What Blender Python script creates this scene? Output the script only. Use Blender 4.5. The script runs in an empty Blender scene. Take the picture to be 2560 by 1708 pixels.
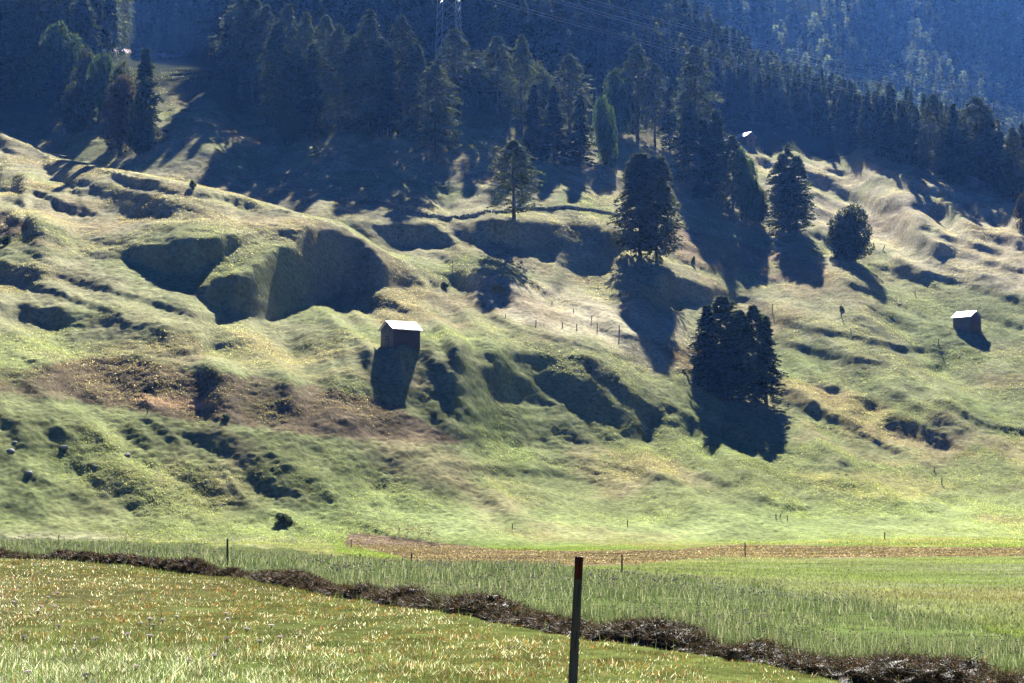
import bpy, math, random
import numpy as np
from mathutils import Vector, Matrix
random.seed(7)
RNG = np.random.default_rng(11)
SC = bpy.context.scene
COL = SC.collection
R = math.radians
HAZE = 0.000026

# ------------------------------------------------------------------ camera, sun, sky, exposure
FPX, CU, CV, HV = 4978.0, 1280.0, 854.0, 1253.0       # focal length, centre and horizon row in photo pixels
PITCH = math.atan((HV-CV)/FPX)
cam = bpy.data.objects.new('camera', bpy.data.cameras.new('camera'))
COL.objects.link(cam); SC.camera = cam
cam.data.lens = 70.0; cam.data.sensor_width = 36.0
cam.data.clip_start = 0.5; cam.data.clip_end = 12000
cam.location = (0, 0, 0)
cam.rotation_euler = (math.pi/2+PITCH, 0, 0)
SUN_EL, SUN_AZ = R(33), R(4.0)
sun = bpy.data.objects.new('sun', bpy.data.lights.new('sun', 'SUN'))
COL.objects.link(sun)
sun.data.energy = 5.0; sun.data.angle = R(0.53); sun.data.color = (1.0, 0.96, 0.89)
sdir = Vector((math.sin(SUN_AZ)*math.cos(SUN_EL), math.cos(SUN_AZ)*math.cos(SUN_EL), math.sin(SUN_EL)))
sun.rotation_euler = sdir.to_track_quat('Z', 'Y').to_euler()
w = bpy.data.worlds.new('World'); SC.world = w; w.use_nodes = True
nt = w.node_tree; bg = nt.nodes['Background']
sky = nt.nodes.new('ShaderNodeTexSky'); sky.sky_type = 'NISHITA'; sky.sun_disc = False
sky.sun_elevation = SUN_EL; sky.sun_rotation = SUN_AZ; sky.altitude = 1600; sky.air_density = 1.0; sky.dust_density = 0.0; sky.ozone_density = 6.0
tnt = nt.nodes.new('ShaderNodeMix'); tnt.data_type = 'RGBA'; tnt.blend_type = 'MULTIPLY'; tnt.inputs[0].default_value = 1; tnt.inputs[7].default_value = (.068, .145, .28, 1)
nt.links.new(sky.outputs[0], tnt.inputs[6]); nt.links.new(tnt.outputs[2], bg.inputs[0]); bg.inputs[1].default_value = 0.05
SC.view_settings.view_transform = 'Standard'; SC.view_settings.look = 'None'
SC.view_settings.exposure = 2.45; SC.view_settings.gamma = 1
SC.render.engine = 'CYCLES'
SC.cycles.use_denoising = True; SC.cycles.denoising_input_passes = 'RGB_ALBEDO_NORMAL'; SC.cycles.denoising_prefilter = 'ACCURATE'
try: SC.cycles.denoiser = 'OPENIMAGEDENOISE'
except Exception: pass
SC.cycles.max_bounces = 6; SC.cycles.transmission_bounces = 4; SC.cycles.volume_bounces = 0
SC.cycles.use_adaptive_sampling = False

# ------------------------------------------------------------------ helpers
def sstep(x, a, b):
    t = np.clip((x-a)/(b-a), 0, 1); return t*t*(3-2*t)
def _hash(ix, iy, seed):
    h = (ix*374761393 + iy*668265263 + seed*974634777) & 0xffffffff
    h = ((h ^ (h >> 13))*1274126177) & 0xffffffff
    return ((h ^ (h >> 16)) & 0xffff)/32767.5-1.0
def noise(x, y, seed=0):
    x = np.asarray(x, float); y = np.asarray(y, float)
    ix = np.floor(x).astype(np.int64); iy = np.floor(y).astype(np.int64)
    fx = x-ix; fy = y-iy
    fx = fx*fx*fx*(fx*(fx*6-15)+10); fy = fy*fy*fy*(fy*(fy*6-15)+10)
    a = _hash(ix, iy, seed); b = _hash(ix+1, iy, seed); c = _hash(ix, iy+1, seed); d = _hash(ix+1, iy+1, seed)
    return (a+(b-a)*fx)*(1-fy)+(c+(d-c)*fx)*fy
def fbm(x, y, seed=0, n=4):
    s = 0; a = 1; t = 0
    for k in range(n):
        s = s+a*noise(x*2**k+k*17.3, y*2**k-k*9.1, seed+k); t += a; a *= .5
    return s/t*1.6
def uv2te(u, v):
    b = (CV-np.asarray(v, float))/FPX; c, s = math.cos(PITCH), math.sin(PITCH)
    den = c-b*s
    return (np.asarray(u, float)-CU)/FPX/den, (s+b*c)/den
def te2uv(tx, e):
    b = np.tan(np.arctan(e)-PITCH); c, s = math.cos(PITCH), math.sin(PITCH)
    return CU+FPX*tx*(c-b*s), CV-FPX*b
def in_poly(px, py, poly):
    poly = np.asarray(poly, float)
    inside = np.zeros(px.shape, bool); d2 = np.full(px.shape, 1e12)
    n = len(poly)
    for i in range(n):
        x0, y0 = poly[i]; x1, y1 = poly[(i+1) % n]
        cond = ((y0 > py) != (y1 > py))
        if y1 != y0: inside ^= cond & (px < (x1-x0)*(py-y0)/(y1-y0)+x0)
        dx, dy = x1-x0, y1-y0; L = dx*dx+dy*dy+1e-9
        t = np.clip(((px-x0)*dx+(py-y0)*dy)/L, 0, 1)
        d2 = np.minimum(d2, (px-x0-t*dx)**2+(py-y0-t*dy)**2)
    d = np.sqrt(d2)
    return np.where(inside, d, -d)          # positive inside
def line_d(px, py, pts):
    d2 = np.full(px.shape, 1e12)
    for (x0, y0), (x1, y1) in zip(pts[:-1], pts[1:]):
        dx, dy = x1-x0, y1-y0; L = dx*dx+dy*dy+1e-9
        t = np.clip(((px-x0)*dx+(py-y0)*dy)/L, 0, 1)
        d2 = np.minimum(d2, (px-x0-t*dx)**2+(py-y0-t*dy)**2)
    return np.sqrt(d2)
def mesh_np(name, V, F, mat=None, col=None, smooth=False, parent=None, loc=None, link=True, attr=None):
    V = np.ascontiguousarray(V, dtype=np.float32); F = np.ascontiguousarray(F, dtype=np.int32)
    me = bpy.data.meshes.new(name)
    me.vertices.add(len(V)); me.vertices.foreach_set('co', V.ravel())
    k = F.shape[1]
    me.loops.add(F.size); me.loops.foreach_set('vertex_index', F.ravel())
    me.polygons.add(len(F)); me.polygons.foreach_set('loop_start', np.arange(0, F.size, k, dtype=np.int32))
    if smooth: me.polygons.foreach_set('use_smooth', np.ones(len(F), bool))
    me.update(calc_edges=True)
    if col is not None:
        a = me.attributes.new('col', 'FLOAT_COLOR', 'POINT')
        c = np.ones((len(V), 4), np.float32); c[:, :3] = col; a.data.foreach_set('color', c.ravel())
    if attr is not None:
        for kk, vv in attr.items():
            a = me.attributes.new(kk, 'FLOAT', 'POINT'); a.data.foreach_set('value', np.asarray(vv, np.float32))
    if mat: me.materials.append(mat)
    o = bpy.data.objects.new(name, me)
    if link: COL.objects.link(o)
    if parent: o.parent = parent
    if loc is not None: o.location = loc
    return o
def tag(o, label=None, cat=None, group=None, kind=None):
    if label: o['label'] = label
    if cat: o['category'] = cat
    if group: o['group'] = group
    if kind: o['kind'] = kind
    return o
def empty(name, loc=(0, 0, 0), rz=0, label=None, cat=None, group=None):
    o = bpy.data.objects.new(name, None); COL.objects.link(o); o.location = loc; o.rotation_euler = (0, 0, rz)
    o.empty_display_size = .3
    return tag(o, label, cat, group)
class MB:
    """collects quads/tris and builds one mesh"""
    def __init__(s): s.v = []; s.f = []
    def box(s, c, size, rot=None, taper=1.0):
        hx, hy, hz = size[0]/2, size[1]/2, size[2]/2; n = len(s.v)
        for z in (-1, 1):
            t = taper if z > 0 else 1
            for x, y in ((-1, -1), (1, -1), (1, 1), (-1, 1)):
                p = Vector((x*hx*t, y*hy*t, z*hz))
                if rot is not None: p = rot @ p
                s.v.append(tuple(p+Vector(c)))
        for q in ((3, 2, 1, 0), (4, 5, 6, 7), (0, 1, 5, 4), (1, 2, 6, 5), (2, 3, 7, 6), (3, 0, 4, 7)): s.f.append([n+i for i in q])
        return s
    def bar(s, a, b, w=.1, d=None, up=(0, 0, 1)):
        a = Vector(a); b = Vector(b); d = d or w; z = (b-a).normalized(); u = Vector(up)
        if abs(z.dot(u)) > .97: u = Vector((0, 1, 0))
        x = z.cross(u).normalized(); y = z.cross(x); n = len(s.v)
        for p in (a, b):
            for i, j in ((-1, -1), (1, -1), (1, 1), (-1, 1)): s.v.append(tuple(p+x*i*w/2+y*j*d/2))
        for q in ((3, 2, 1, 0), (4, 5, 6, 7), (0, 1, 5, 4), (1, 2, 6, 5), (2, 3, 7, 6), (3, 0, 4, 7)): s.f.append([n+i for i in q])
        return s
    def tube(s, pts, rad, n=6):
        base = len(s.v); P = [Vector(p) for p in pts]
        for i, p in enumerate(P):
            t = (P[min(i+1, len(P)-1)]-P[max(i-1, 0)]).normalized()
            u = Vector((1, 0, 0)) if abs(t.x) < .8 else Vector((0, 0, 1))
            x = t.cross(u).normalized(); y = t.cross(x); r = rad[i] if hasattr(rad, '__len__') else rad
            for k in range(n): a = 2*math.pi*k/n; s.v.append(tuple(p+x*math.cos(a)*r+y*math.sin(a)*r))
        for i in range(len(P)-1):
            for k in range(n):
                s.f.append([base+i*n+k, base+i*n+(k+1) % n, base+(i+1)*n+(k+1) % n, base+(i+1)*n+k])
        return s
    def build(s, name, mat, parent=None, loc=None, smooth=False):
        F = np.array([f if len(f) == 4 else f+[f[-1]] for f in s.f], np.int32) if all(len(f) == 4 for f in s.f) else None
        if F is not None: return mesh_np(name, s.v, F, mat, parent=parent, loc=loc, smooth=smooth)
        me = bpy.data.meshes.new(name); me.from_pydata(s.v, [], s.f); me.materials.append(mat)
        o = bpy.data.objects.new(name, me); COL.objects.link(o)
        if parent: o.parent = parent
        if loc is not None: o.location = loc
        return o

# ------------------------------------------------------------------ materials
def new_mat(name):
    m = bpy.data.materials.new(name); m.use_nodes = True; n = m.node_tree
    return m, n, n.nodes['Principled BSDF'], n.nodes['Material Output']
def nd(n, t, **k):
    x = n.nodes.new(t)
    for a, b in k.items(): setattr(x, a, b)
    return x
def simple_mat(name, c1, c2, scale=3.0, rough=.8, bump=.3, spec=.3, stretch=(1, 1, 1), metal=0):
    m, n, p, o = new_mat(name)
    tc = nd(n, 'ShaderNodeTexCoord'); mp = nd(n, 'ShaderNodeMapping'); mp.inputs[3].default_value = stretch
    nz = nd(n, 'ShaderNodeTexNoise'); nz.inputs['Scale'].default_value = scale; nz.inputs['Detail'].default_value = 6
    mx = nd(n, 'ShaderNodeMix', data_type='RGBA'); mx.inputs[6].default_value = (*c1, 1); mx.inputs[7].default_value = (*c2, 1)
    rr = nd(n, 'ShaderNodeMapRange'); rr.inputs[1].default_value = .35; rr.inputs[2].default_value = .65
    n.links.new(tc.outputs['Object'], mp.inputs[0]); n.links.new(mp.outputs[0], nz.inputs[0]); n.links.new(nz.outputs[0], rr.inputs[0])
    n.links.new(rr.outputs[0], mx.inputs[0]); n.links.new(mx.outputs[2], p.inputs['Base Color'])
    p.inputs['Roughness'].default_value = rough; p.inputs['Specular IOR Level'].default_value = spec; p.inputs['Metallic'].default_value = metal
    b = nd(n, 'ShaderNodeBump'); b.inputs['Strength'].default_value = bump; n.links.new(nz.outputs[0], b.inputs['Height']); n.links.new(b.outputs[0], p.inputs['Normal'])
    return m
def leaf_mat(name, trans=.5, rough=.45, spec=.3, tint=(1, 1, 1), ttint=(1.1, 1.25, .55), var=True):
    m, n, p, o = new_mat(name)
    at = nd(n, 'ShaderNodeAttribute', attribute_name='col')
    mu = nd(n, 'ShaderNodeMix', data_type='RGBA', blend_type='MULTIPLY'); mu.inputs[0].default_value = 1; mu.inputs[7].default_value = (*tint, 1)
    n.links.new(at.outputs[0], mu.inputs[6]); src = mu.outputs[2]
    if var:
        oi = nd(n, 'ShaderNodeObjectInfo'); hs = nd(n, 'ShaderNodeHueSaturation')
        mr = nd(n, 'ShaderNodeMapRange'); mr.inputs[3].default_value = .75; mr.inputs[4].default_value = 1.25
        n.links.new(oi.outputs['Random'], mr.inputs[0]); n.links.new(mr.outputs[0], hs.inputs['Value']); n.links.new(src, hs.inputs['Color']); src = hs.outputs[0]
    n.links.new(src, p.inputs['Base Color']); p.inputs['Roughness'].default_value = rough; p.inputs['Specular IOR Level'].default_value = spec
    t = nd(n, 'ShaderNodeBsdfTranslucent'); m2 = nd(n, 'ShaderNodeMix', data_type='RGBA', blend_type='MULTIPLY'); m2.inputs[0].default_value = 1; m2.inputs[7].default_value = (*ttint, 1)
    n.links.new(src, m2.inputs[6]); n.links.new(m2.outputs[2], t.inputs[0])
    ms = nd(n, 'ShaderNodeMixShader'); ms.inputs[0].default_value = trans
    n.links.new(p.outputs[0], ms.inputs[1]); n.links.new(t.outputs[0], ms.inputs[2]); n.links.new(ms.outputs[0], o.inputs[0])
    return m
# ------------------------------------------------------------------ terrain: a height field z(x, y) built from measured slopes
# base slope in degrees at columns u (photo px) and rows v
BU = [0, 640, 1280, 1920, 2560]
BV = [1350, 1300, 1210, 1120, 1060, 1000, 940, 880, 800, 640, 500, 400, 300, 200, 100, 0, -200]
BS = np.array([
 [16, 12, 8, 7, 6], [23, 19, 12, 9, 8], [26, 24, 15, 11, 10], [26, 25, 16, 12, 12], [25, 25, 20, 13, 14], [23, 23, 25, 14, 17],
 [18, 21, 25, 17, 18], [16, 18, 21, 18, 19], [15, 15, 16, 17.5, 19], [18, 20, 18, 19, 19], [18, 20, 20, 20, 18],
 [21, 21, 21, 18, 17.5], [22, 22, 23, 17.5, 19], [25, 25, 27, 24, 25], [37, 37, 37, 31, 30], [37, 37, 37, 31, 30], [37, 37, 37, 31, 30]], float)
def T(ox, oy, pts): return [(ox+.3661*a, oy+.3661*b) for a, b in pts]
TA, TB, TC_ = (0, 0), (850, 0), (1700, 0)
# (polygon, slope, softness px)
STEEP = [
 ([(293,632),(366,617),(458,605),(586,597),(688,580),(745,575),(735,596),(700,592),(640,610),(570,645),(500,686),(487,697),(458,701),(421,688),(366,668),(320,652)], 39, 12),
 ([(483,723),(549,699),(620,674),(668,645),(700,612),(735,600),(770,574),(860,574),(905,610),(960,660),(1000,690),(1055,712),(960,718),(920,722),(880,738),(820,743),(790,757),(740,780),(700,795),(660,800),(620,795),(575,778),(530,755),(505,740)], 39, 12),
 ([(850,742),(900,728),(960,740),(1030,775),(990,778),(930,770),(860,760)], 38, 7),
 ([(1066,692),(1080,690),(1122,715),(1115,722),(1078,716)], 40, 4),
 ([(125,502),(150,500),(212,523),(271,543),(190,547)], 40, 5),
 ([(289,432),(330,436),(403,457),(380,463),(320,455)], 39, 5),
 ([(469,520),(505,518),(546,530),(510,537)], 38, 5),
 ([(571,505),(620,505),(652,517),(600,522)], 38, 5),
 ([(461,545),(520,543),(560,553),(500,558)], 37, 4),
 ([(307,523),(344,524),(340,532)], 37, 4),
 ([(110,414),(160,440),(205,452),(265,463),(250,474),(180,466),(140,448)], 37, 8),
 ([(30,500),(70,505),(95,523),(60,524)], 37, 5),
 ([(920,558),(1000,560),(1080,572),(1120,595),(1138,615),(1100,620),(1030,622),(970,605)], 40, 8),
 ([(1025,628),(1070,632),(1128,640),(1120,650),(1060,646)], 39, 4),
 ([(1090,680),(1150,683),(1230,700),(1290,722),(1260,736),(1180,720),(1120,700)], 36, 10),
 ([(1200,552),(1340,552),(1480,562),(1560,582),(1600,612),(1530,635),(1535,662),(1510,682),(1450,682),(1400,668),(1370,646),(1330,626),(1264,608),(1215,588)], 39, 10),
 ([(1375,695),(1400,706),(1412,733),(1385,730)], 38, 5), ([(1330,704),(1380,725),(1370,738),(1335,722)], 37, 5),
 ([(1600,682),(1700,697),(1760,715),(1830,738),(1880,752),(1850,757),(1790,748),(1770,760),(1700,752),(1640,735)], 39, 7),
 (T(850,560,[(930,880),(1100,875),(1180,1000),(1290,1070),(1430,1180),(1540,1270),(1400,1240),(1250,1210),(1110,1190),(1050,1130),(960,1010),(1010,960)]), 39, 9),
 (T(850,560,[(1120,875),(1400,865),(1530,970),(1690,1020),(1640,1050),(1760,1130),(1900,1230),(2000,1330),(2090,1410),(1880,1390),(1700,1310),(1560,1240),(1420,1130),(1270,1000),(1170,930)]), 39, 9),
 (T(850,560,[(1590,880),(1800,950),(1900,1060),(2050,1190),(2250,1330),(2349,1390),(2200,1360),(2000,1240),(1850,1110),(1720,1010),(1620,930)]), 40, 8),
 (T(850,560,[(1400,1340),(1550,1370),(1650,1440),(1690,1500),(1560,1480),(1450,1400)]), 38, 7),
 (T(850,560,[(1880,1400),(2000,1390),(2110,1450),(1980,1465)]), 38, 6),
 (T(850,560,[(780,890),(850,900),(960,1090),(1090,1220),(1200,1300),(1320,1480),(1200,1500),(1000,1330),(900,1200),(840,1060)]), 32, 18),
 (T(1700,560,[(650,1110),(800,1135),(950,1240),(990,1285),(930,1300),(800,1240),(700,1180)]), 39, 8),
 (T(1700,560,[(940,1100),(1080,1110),(1165,1175),(1080,1175),(980,1140)]), 39, 6),
 (T(1700,560,[(1190,1190),(1300,1200),(1420,1255),(1380,1285),(1260,1250)]), 38, 6),
 (T(1700,560,[(1290,1100),(1480,1135),(1540,1200),(1650,1230),(1850,1320),(2000,1430),(2040,1460),(1960,1480),(1800,1410),(1650,1320),(1520,1250),(1500,1205)]), 37, 10),
 (T(1700,560,[(1380,1290),(1520,1315),(1700,1390),(1800,1430),(1910,1530),(1800,1550),(1640,1480),(1480,1440),(1370,1390)]), 39, 8),
 (T(1700,560,[(980,1280),(1100,1305),(1250,1390),(1330,1430),(1200,1385),(1060,1330)]), 39, 5),
 (T(1700,560,[(1300,262),(1500,292),(1700,362),(1790,435),(1740,445),(1600,395),(1400,325)]), 40, 7),
 (T(1700,560,[(890,10),(1000,80),(1090,180),(1040,170),(900,80)]), 38, 6),
 (T(1700,0,[(1110,1312),(1240,1352),(1480,1365),(1570,1440),(1500,1455),(1350,1435),(1200,1375)]), 39, 7),
 (T(1700,0,[(1640,1415),(1800,1400),(1880,1450),(1820,1500),(1700,1470)]), 39, 6),
 (T(1700,0,[(880,1190),(960,1200),(1080,1250),(1000,1255),(900,1235)]), 38, 6),
 (T(1700,0,[(510,1080),(600,1090),(640,1110),(560,1105)]), 38, 4),
 (T(1700,0,[(2170,1470),(2349,1540),(2500,1600),(2349,1600),(2220,1520)]), 39, 6),
 (T(1700,560,[(1480,100),(1640,130),(1850,215),(1800,225),(1620,170)]), 38, 6),
 (T(1700,560,[(1800,65),(2000,110),(2200,185),(2100,195),(1900,130)]), 38, 6),
 (T(1700,560,[(2060,45),(2200,90),(2349,120),(2500,150),(2500,210),(2349,190),(2180,130)]), 38, 7),
 (T(1700,560,[(2100,405),(2250,470),(2349,500),(2500,560),(2349,555),(2220,510)]), 39, 6),
 (T(1700,560,[(2030,345),(2130,360),(2140,400),(2060,380)]), 37, 5),
 (T(1700,560,[(2090,640),(2250,670),(2349,680),(2349,705),(2200,690)]), 38, 5),
 (T(1700,560,[(1600,960),(1800,985),(1850,1010),(1700,1000)]), 36, 7),
 (T(1700,560,[(1100,1020),(1250,1030),(1300,1055),(1180,1050)]), 37, 6),
 # lower left gullies
 (T(0,560,[(0,1315),(60,1340),(200,1450),(330,1568),(160,1568),(0,1410)]), 36, 10),
 (T(0,560,[(190,1310),(330,1335),(480,1430),(600,1540),(540,1560),(400,1500),(280,1400)]), 36, 9),
 (T(0,560,[(480,1388),(620,1405),(800,1520),(880,1560),(720,1560)]), 36, 8),
 (T(0,560,[(970,1330),(1060,1340),(1200,1440),(1280,1550),(1160,1490),(1050,1420)]), 38, 7),
 (T(0,1134,[(0,200),(150,240),(280,340),(200,355),(60,300)]), 35, 8),
 (T(0,1134,[(880,30),(1000,70),(1130,130),(1040,120)]), 37, 6),
 (T(0,1134,[(1220,280),(1500,370),(1480,395),(1300,320)]), 35, 7),
 (T(0,1134,[(650,330),(880,430),(800,440)]), 34, 7),
 (T(0,560,[(1180,960),(1450,1000),(1750,1060),(1850,1190),(2100,1260),(2150,1320),(1900,1260),(1650,1140),(1400,1100)]), 33, 14),
 (T(0,560,[(0,290),(200,330),(350,370),(200,385),(0,370)]), 33, 8),
 (T(0,560,[(0,570),(300,620),(700,700),(600,720),(200,680),(0,640)]), 30, 12),
 (T(0,560,[(700,650),(1100,720),(1450,800),(1300,860),(1000,820),(700,730)]), 29, 14),
 (T(850,560,[(0,1340),(200,1340),(380,1400),(300,1420),(0,1380)]), 35, 10),
 (T(850,560,[(460,1190),(700,1310),(1000,1560),(700,1500),(560,1330)]), 29, 14),
 ([(340,205),(520,225),(620,290),(690,350),(560,365),(400,340),(360,280)], 18.5, 30),
 ([(290,138),(580,148),(580,196),(320,192)], 12, 18),
 # lower right
 (T(1700,1134,[(470,265),(640,330),(900,378),(880,400),(700,378),(540,325)]), 33, 8),
 (T(1700,1134,[(720,62),(900,80),(1060,105),(900,105)]), 34, 7),
 (T(1700,1134,[(100,150),(300,170),(490,205),(300,210)]), 28, 9),
 (T(1700,1134,[(1400,330),(1600,355),(1850,380),(1700,392),(1450,370)]), 26, 7),
 (T(850,1134,[(1300,25),(1560,40),(1850,140),(1700,130),(1450,70)]), 31, 9),
 (T(1700,1134,[(860,180),(1100,200),(1300,260),(1100,260),(900,215)]), 24, 8),
 (T(850,560,[(850,0),(0,0),(0,60),(100,110),(130,100)]), 30, 8),
]
STROKE = [ # polyline, slope, half width
 ([(0,1156),(146,1226),(293,1295)], 37, 5), ([(165,1134),(330,1229),(494,1306)], 37, 5), ([(330,1134),(476,1207),(695,1291),(769,1330)], 36, 5), ([(494,1134),(641,1207),(805,1288)], 36, 5),
 ([(430,1060),(560,1118),(700,1190),(800,1235)], 36, 5), ([(1048,897),(1106,963),(1179,1036),(1300,1110)], 36, 6), ([(980,930),(1040,1000),(1120,1070),(1200,1110)], 35, 6),
 ([(1938,849),(2066,890),(2212,911)], 36, 6), ([(1920,800),(2030,822),(2139,842),(2249,871),(2396,892)], 36, 5), ([(2026,436),(2103,480),(2212,542),(2322,574)], 38, 4),
 ([(2139,399),(2286,458),(2432,512),(2600,580)], 37, 4), ([(2066,425),(2249,462),(2396,505),(2505,549)], 37, 4), ([(2190,560),(2322,604),(2469,655),(2600,690)], 38, 5),
 ([(2187,630),(2304,681),(2432,717),(2600,780)], 38, 5), ([(1890,405),(2000,425),(2100,470)], 37, 4), ([(2100,700),(2230,750),(2330,800)], 35, 3),
 ([(0,662),(110,681),(256,721),(403,765),(549,802)], 35, 5), ([(0,765),(183,787),(366,816),(476,838)], 34, 7), ([(0,700),(150,735),(300,790)], 33, 5),
 ([(0,368),(60,395),(150,420),(240,440)], 36, 4), ([(180,478),(330,488),(450,510),(540,520)], 36, 4), ([(300,455),(420,480),(520,492),(640,505)], 36, 4), ([(0,470),(80,480),(140,500)], 36, 4),
 ([(1240,800),(1330,835),(1480,870),(1600,905)], 34, 3), ([(1500,830),(1600,850),(1660,880)], 37, 5), ([(1650,1000),(1740,1060),(1900,1110),(2050,1150)], 35, 4), ([(1930,1000),(2060,1040),(2160,1090),(2260,1140)], 36, 5),
 ([(1100,1160),(1250,1180),(1400,1185),(1560,1215)], 27, 7), ([(1420,1140),(1560,1170),(1700,1210)], 27, 6), ([(2350,1000),(2450,1060),(2600,1090)], 33, 7),
 ([(660,500),(760,532),(800,552)], 36, 3), ([(860,700),(940,690),(1040,700)], 38, 5), ([(880,650),(960,665),(1040,690)], 38, 4), ([(1120,470),(1250,480),(1350,500)], 33, 5),
 ([(557,641),(600,618),(640,600),(688,582)], 20, 4),
 ([(430,706),(487,703),(540,677),(600,649),(660,618),(700,602),(735,612)], 21, 8),
 ([(414,888),(480,880),(560,866),(628,854)], 42, 4.5),
 ([(860,497),(930,500),(1000,525),(1070,540)], 38, 3.5),
 ([(0,398),(130,405),(200,430),(330,470),(450,500),(560,535)], 17, 7),
 ([(60,500),(190,548),(400,553),(640,548),(780,552)], 15, 7),
 ([(812,1293),(900,1312),(980,1340),(1090,1356)], 28, 3.5),
 ([(1760,440),(1830,452),(1900,470)], 36, 3),
 ([(890,745),(1000,722),(1110,722)], 18, 4),
 ([(900,562),(960,600),(1040,655),(1110,708)], 19, 6),
 ([(1700,648),(1760,672),(1860,690),(1950,700)], 36, 3),
 ([(2170,765),(2250,810),(2320,845)], 33, 2.5),
]
CREST1 = [(-400, 200), (-100, 275), (0, 343), (60, 366), (130, 398), (200, 410), (283, 427), (380, 446), (490, 468), (600, 492), (680, 515), (760, 540), (850, 560), (925, 608), (1020, 664), (1085, 700), (1115, 716)]
JUMP1 = ([-400, 0, 320, 640, 820, 900, 1000, 1085, 1115, 1125], [.16, .16, .18, .22, .22, .18, .10, .03, .005, 0])
CREST2 = [(1380, -300), (1560, -160), (1700, 60), (1850, 190), (2000, 270), (2150, 335), (2400, 415), (2560, 475), (2700, 510), (3100, 640)]

# columns and rows of the sheet
tin = np.arange(-.315, .315, .00085)
tout = .315*np.power(1.055, np.arange(1, 34))
TX = np.concatenate([-tout[::-1], tin, tout]); NC = len(TX)
YR = np.concatenate([np.exp(np.linspace(math.log(6), math.log(150), 420, endpoint=False)),
                     np.exp(np.linspace(math.log(150), math.log(680), 1000, endpoint=False)),
                     np.exp(np.linspace(math.log(680), math.log(4200), 260))])
NYR = len(YR)
# image grid of slopes
gu = np.arange(-600, 3161, 4.0); gv = np.arange(-260, 1381, 4.0)
GU, GV = np.meshgrid(gu, gv, indexing='ij')
def bil(U, V):
    iu = np.interp(U, BU, np.arange(len(BU))); iv = np.interp(-V, [-b for b in BV], np.arange(len(BV)))
    a = np.floor(iu).astype(int).clip(0, len(BU)-2); b = np.floor(iv).astype(int).clip(0, len(BV)-2)
    fa = iu-a; fb = iv-b
    return (BS[b, a]*(1-fb)+BS[b+1, a]*fb)*(1-fa)+(BS[b, a+1]*(1-fb)+BS[b+1, a+1]*fb)*fa
S0 = bil(GU, GV)
# streaky relief: ribs run down to the right
def ribs(U, V, deg, la, lb, seed):
    c, s = math.cos(R(deg)), math.sin(R(deg))
    wv = 26*noise(U/170, V/120, seed+50)
    a = (U*c+V*s)/la; b = (-U*s+V*c+wv)/lb; a = a+.25*noise(b*.5, a, seed+9)
    return fbm(a, b, seed, 2)
wL = sstep(GV, 640, 820)
rn = ribs(GU, GV, 36, 300, 24, 1)*wL+ribs(GU, GV, np.interp(0, [0], [22]), 230, 18, 2)*(1-wL)
plateau = sstep(in_poly(GU, GV, [(-600, 200), (0, 330), (780, 545), (860, 600), (600, 620), (400, 640), (0, 560), (-600, 540)]), -20, 20)
rn = rn*(1-plateau)+ribs(GU, GV, 9, 200, 15, 3)*plateau
upr = sstep(in_poly(GU, GV, [(1850, 350), (2150, 400), (3200, 640), (3200, 900), (2500, 840), (2150, 720), (1950, 560)]), -20, 30)
rn = rn*(1-upr)+ribs(GU, GV, 25, 260, 14, 4)*upr
amp = 5.8+2.5*plateau+3*upr+2*sstep(in_poly(GU, GV, [(-600, 900), (0, 930), (500, 1010), (760, 1280), (500, 1320), (-600, 1340)]), -30, 30)
amp = amp*sstep(-GV, -1365, -1250)*np.where(GV < 330, .5, 1)
amp = amp+1.5*sstep(in_poly(GU, GV, [(1100, 600), (2500, 700), (2560, 1000), (1900, 900), (1300, 820)]), -30, 30)
SL = S0+amp*rn+1.5*fbm(GU/60, GV/14, 9, 3)*sstep(-GV, -1365, -1280)
c36, s36 = math.cos(R(34)), math.sin(R(34)); wv_ = 16*noise(GU/260, GV/200, 77)
rl = noise((GU*c36+GV*s36)/1100, (-GU*s36+GV*c36+wv_)/27, 78)
mL = sstep(in_poly(GU, GV, [(-600, 990), (100, 1000), (500, 1075), (900, 1110), (1050, 1160), (900, 1250), (700, 1310), (-600, 1345)]), -25, 25)
mC = sstep(in_poly(GU, GV, [(960, 890), (1400, 880), (1700, 980), (1900, 1100), (1500, 1130), (1200, 1100), (1040, 1010)]), -20, 20)
mR = sstep(in_poly(GU, GV, [(1900, 960), (2100, 900), (3100, 1000), (3100, 1200), (2400, 1180), (2100, 1120)]), -25, 25)
SL = SL+rl*(9*mL+8*mC+6*mR)
SL = np.minimum(SL, 31.5+0.25*np.maximum(SL-31.5, 0)*4)
wob_u = GU+9*noise(GU/26, GV/20, 61)+5*noise(GU/9, GV/8, 62); wob_v = GV+6*noise(GU/26, GV/20, 63)+3.5*noise(GU/9, GV/8, 64)
NM = np.zeros_like(SL)
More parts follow.
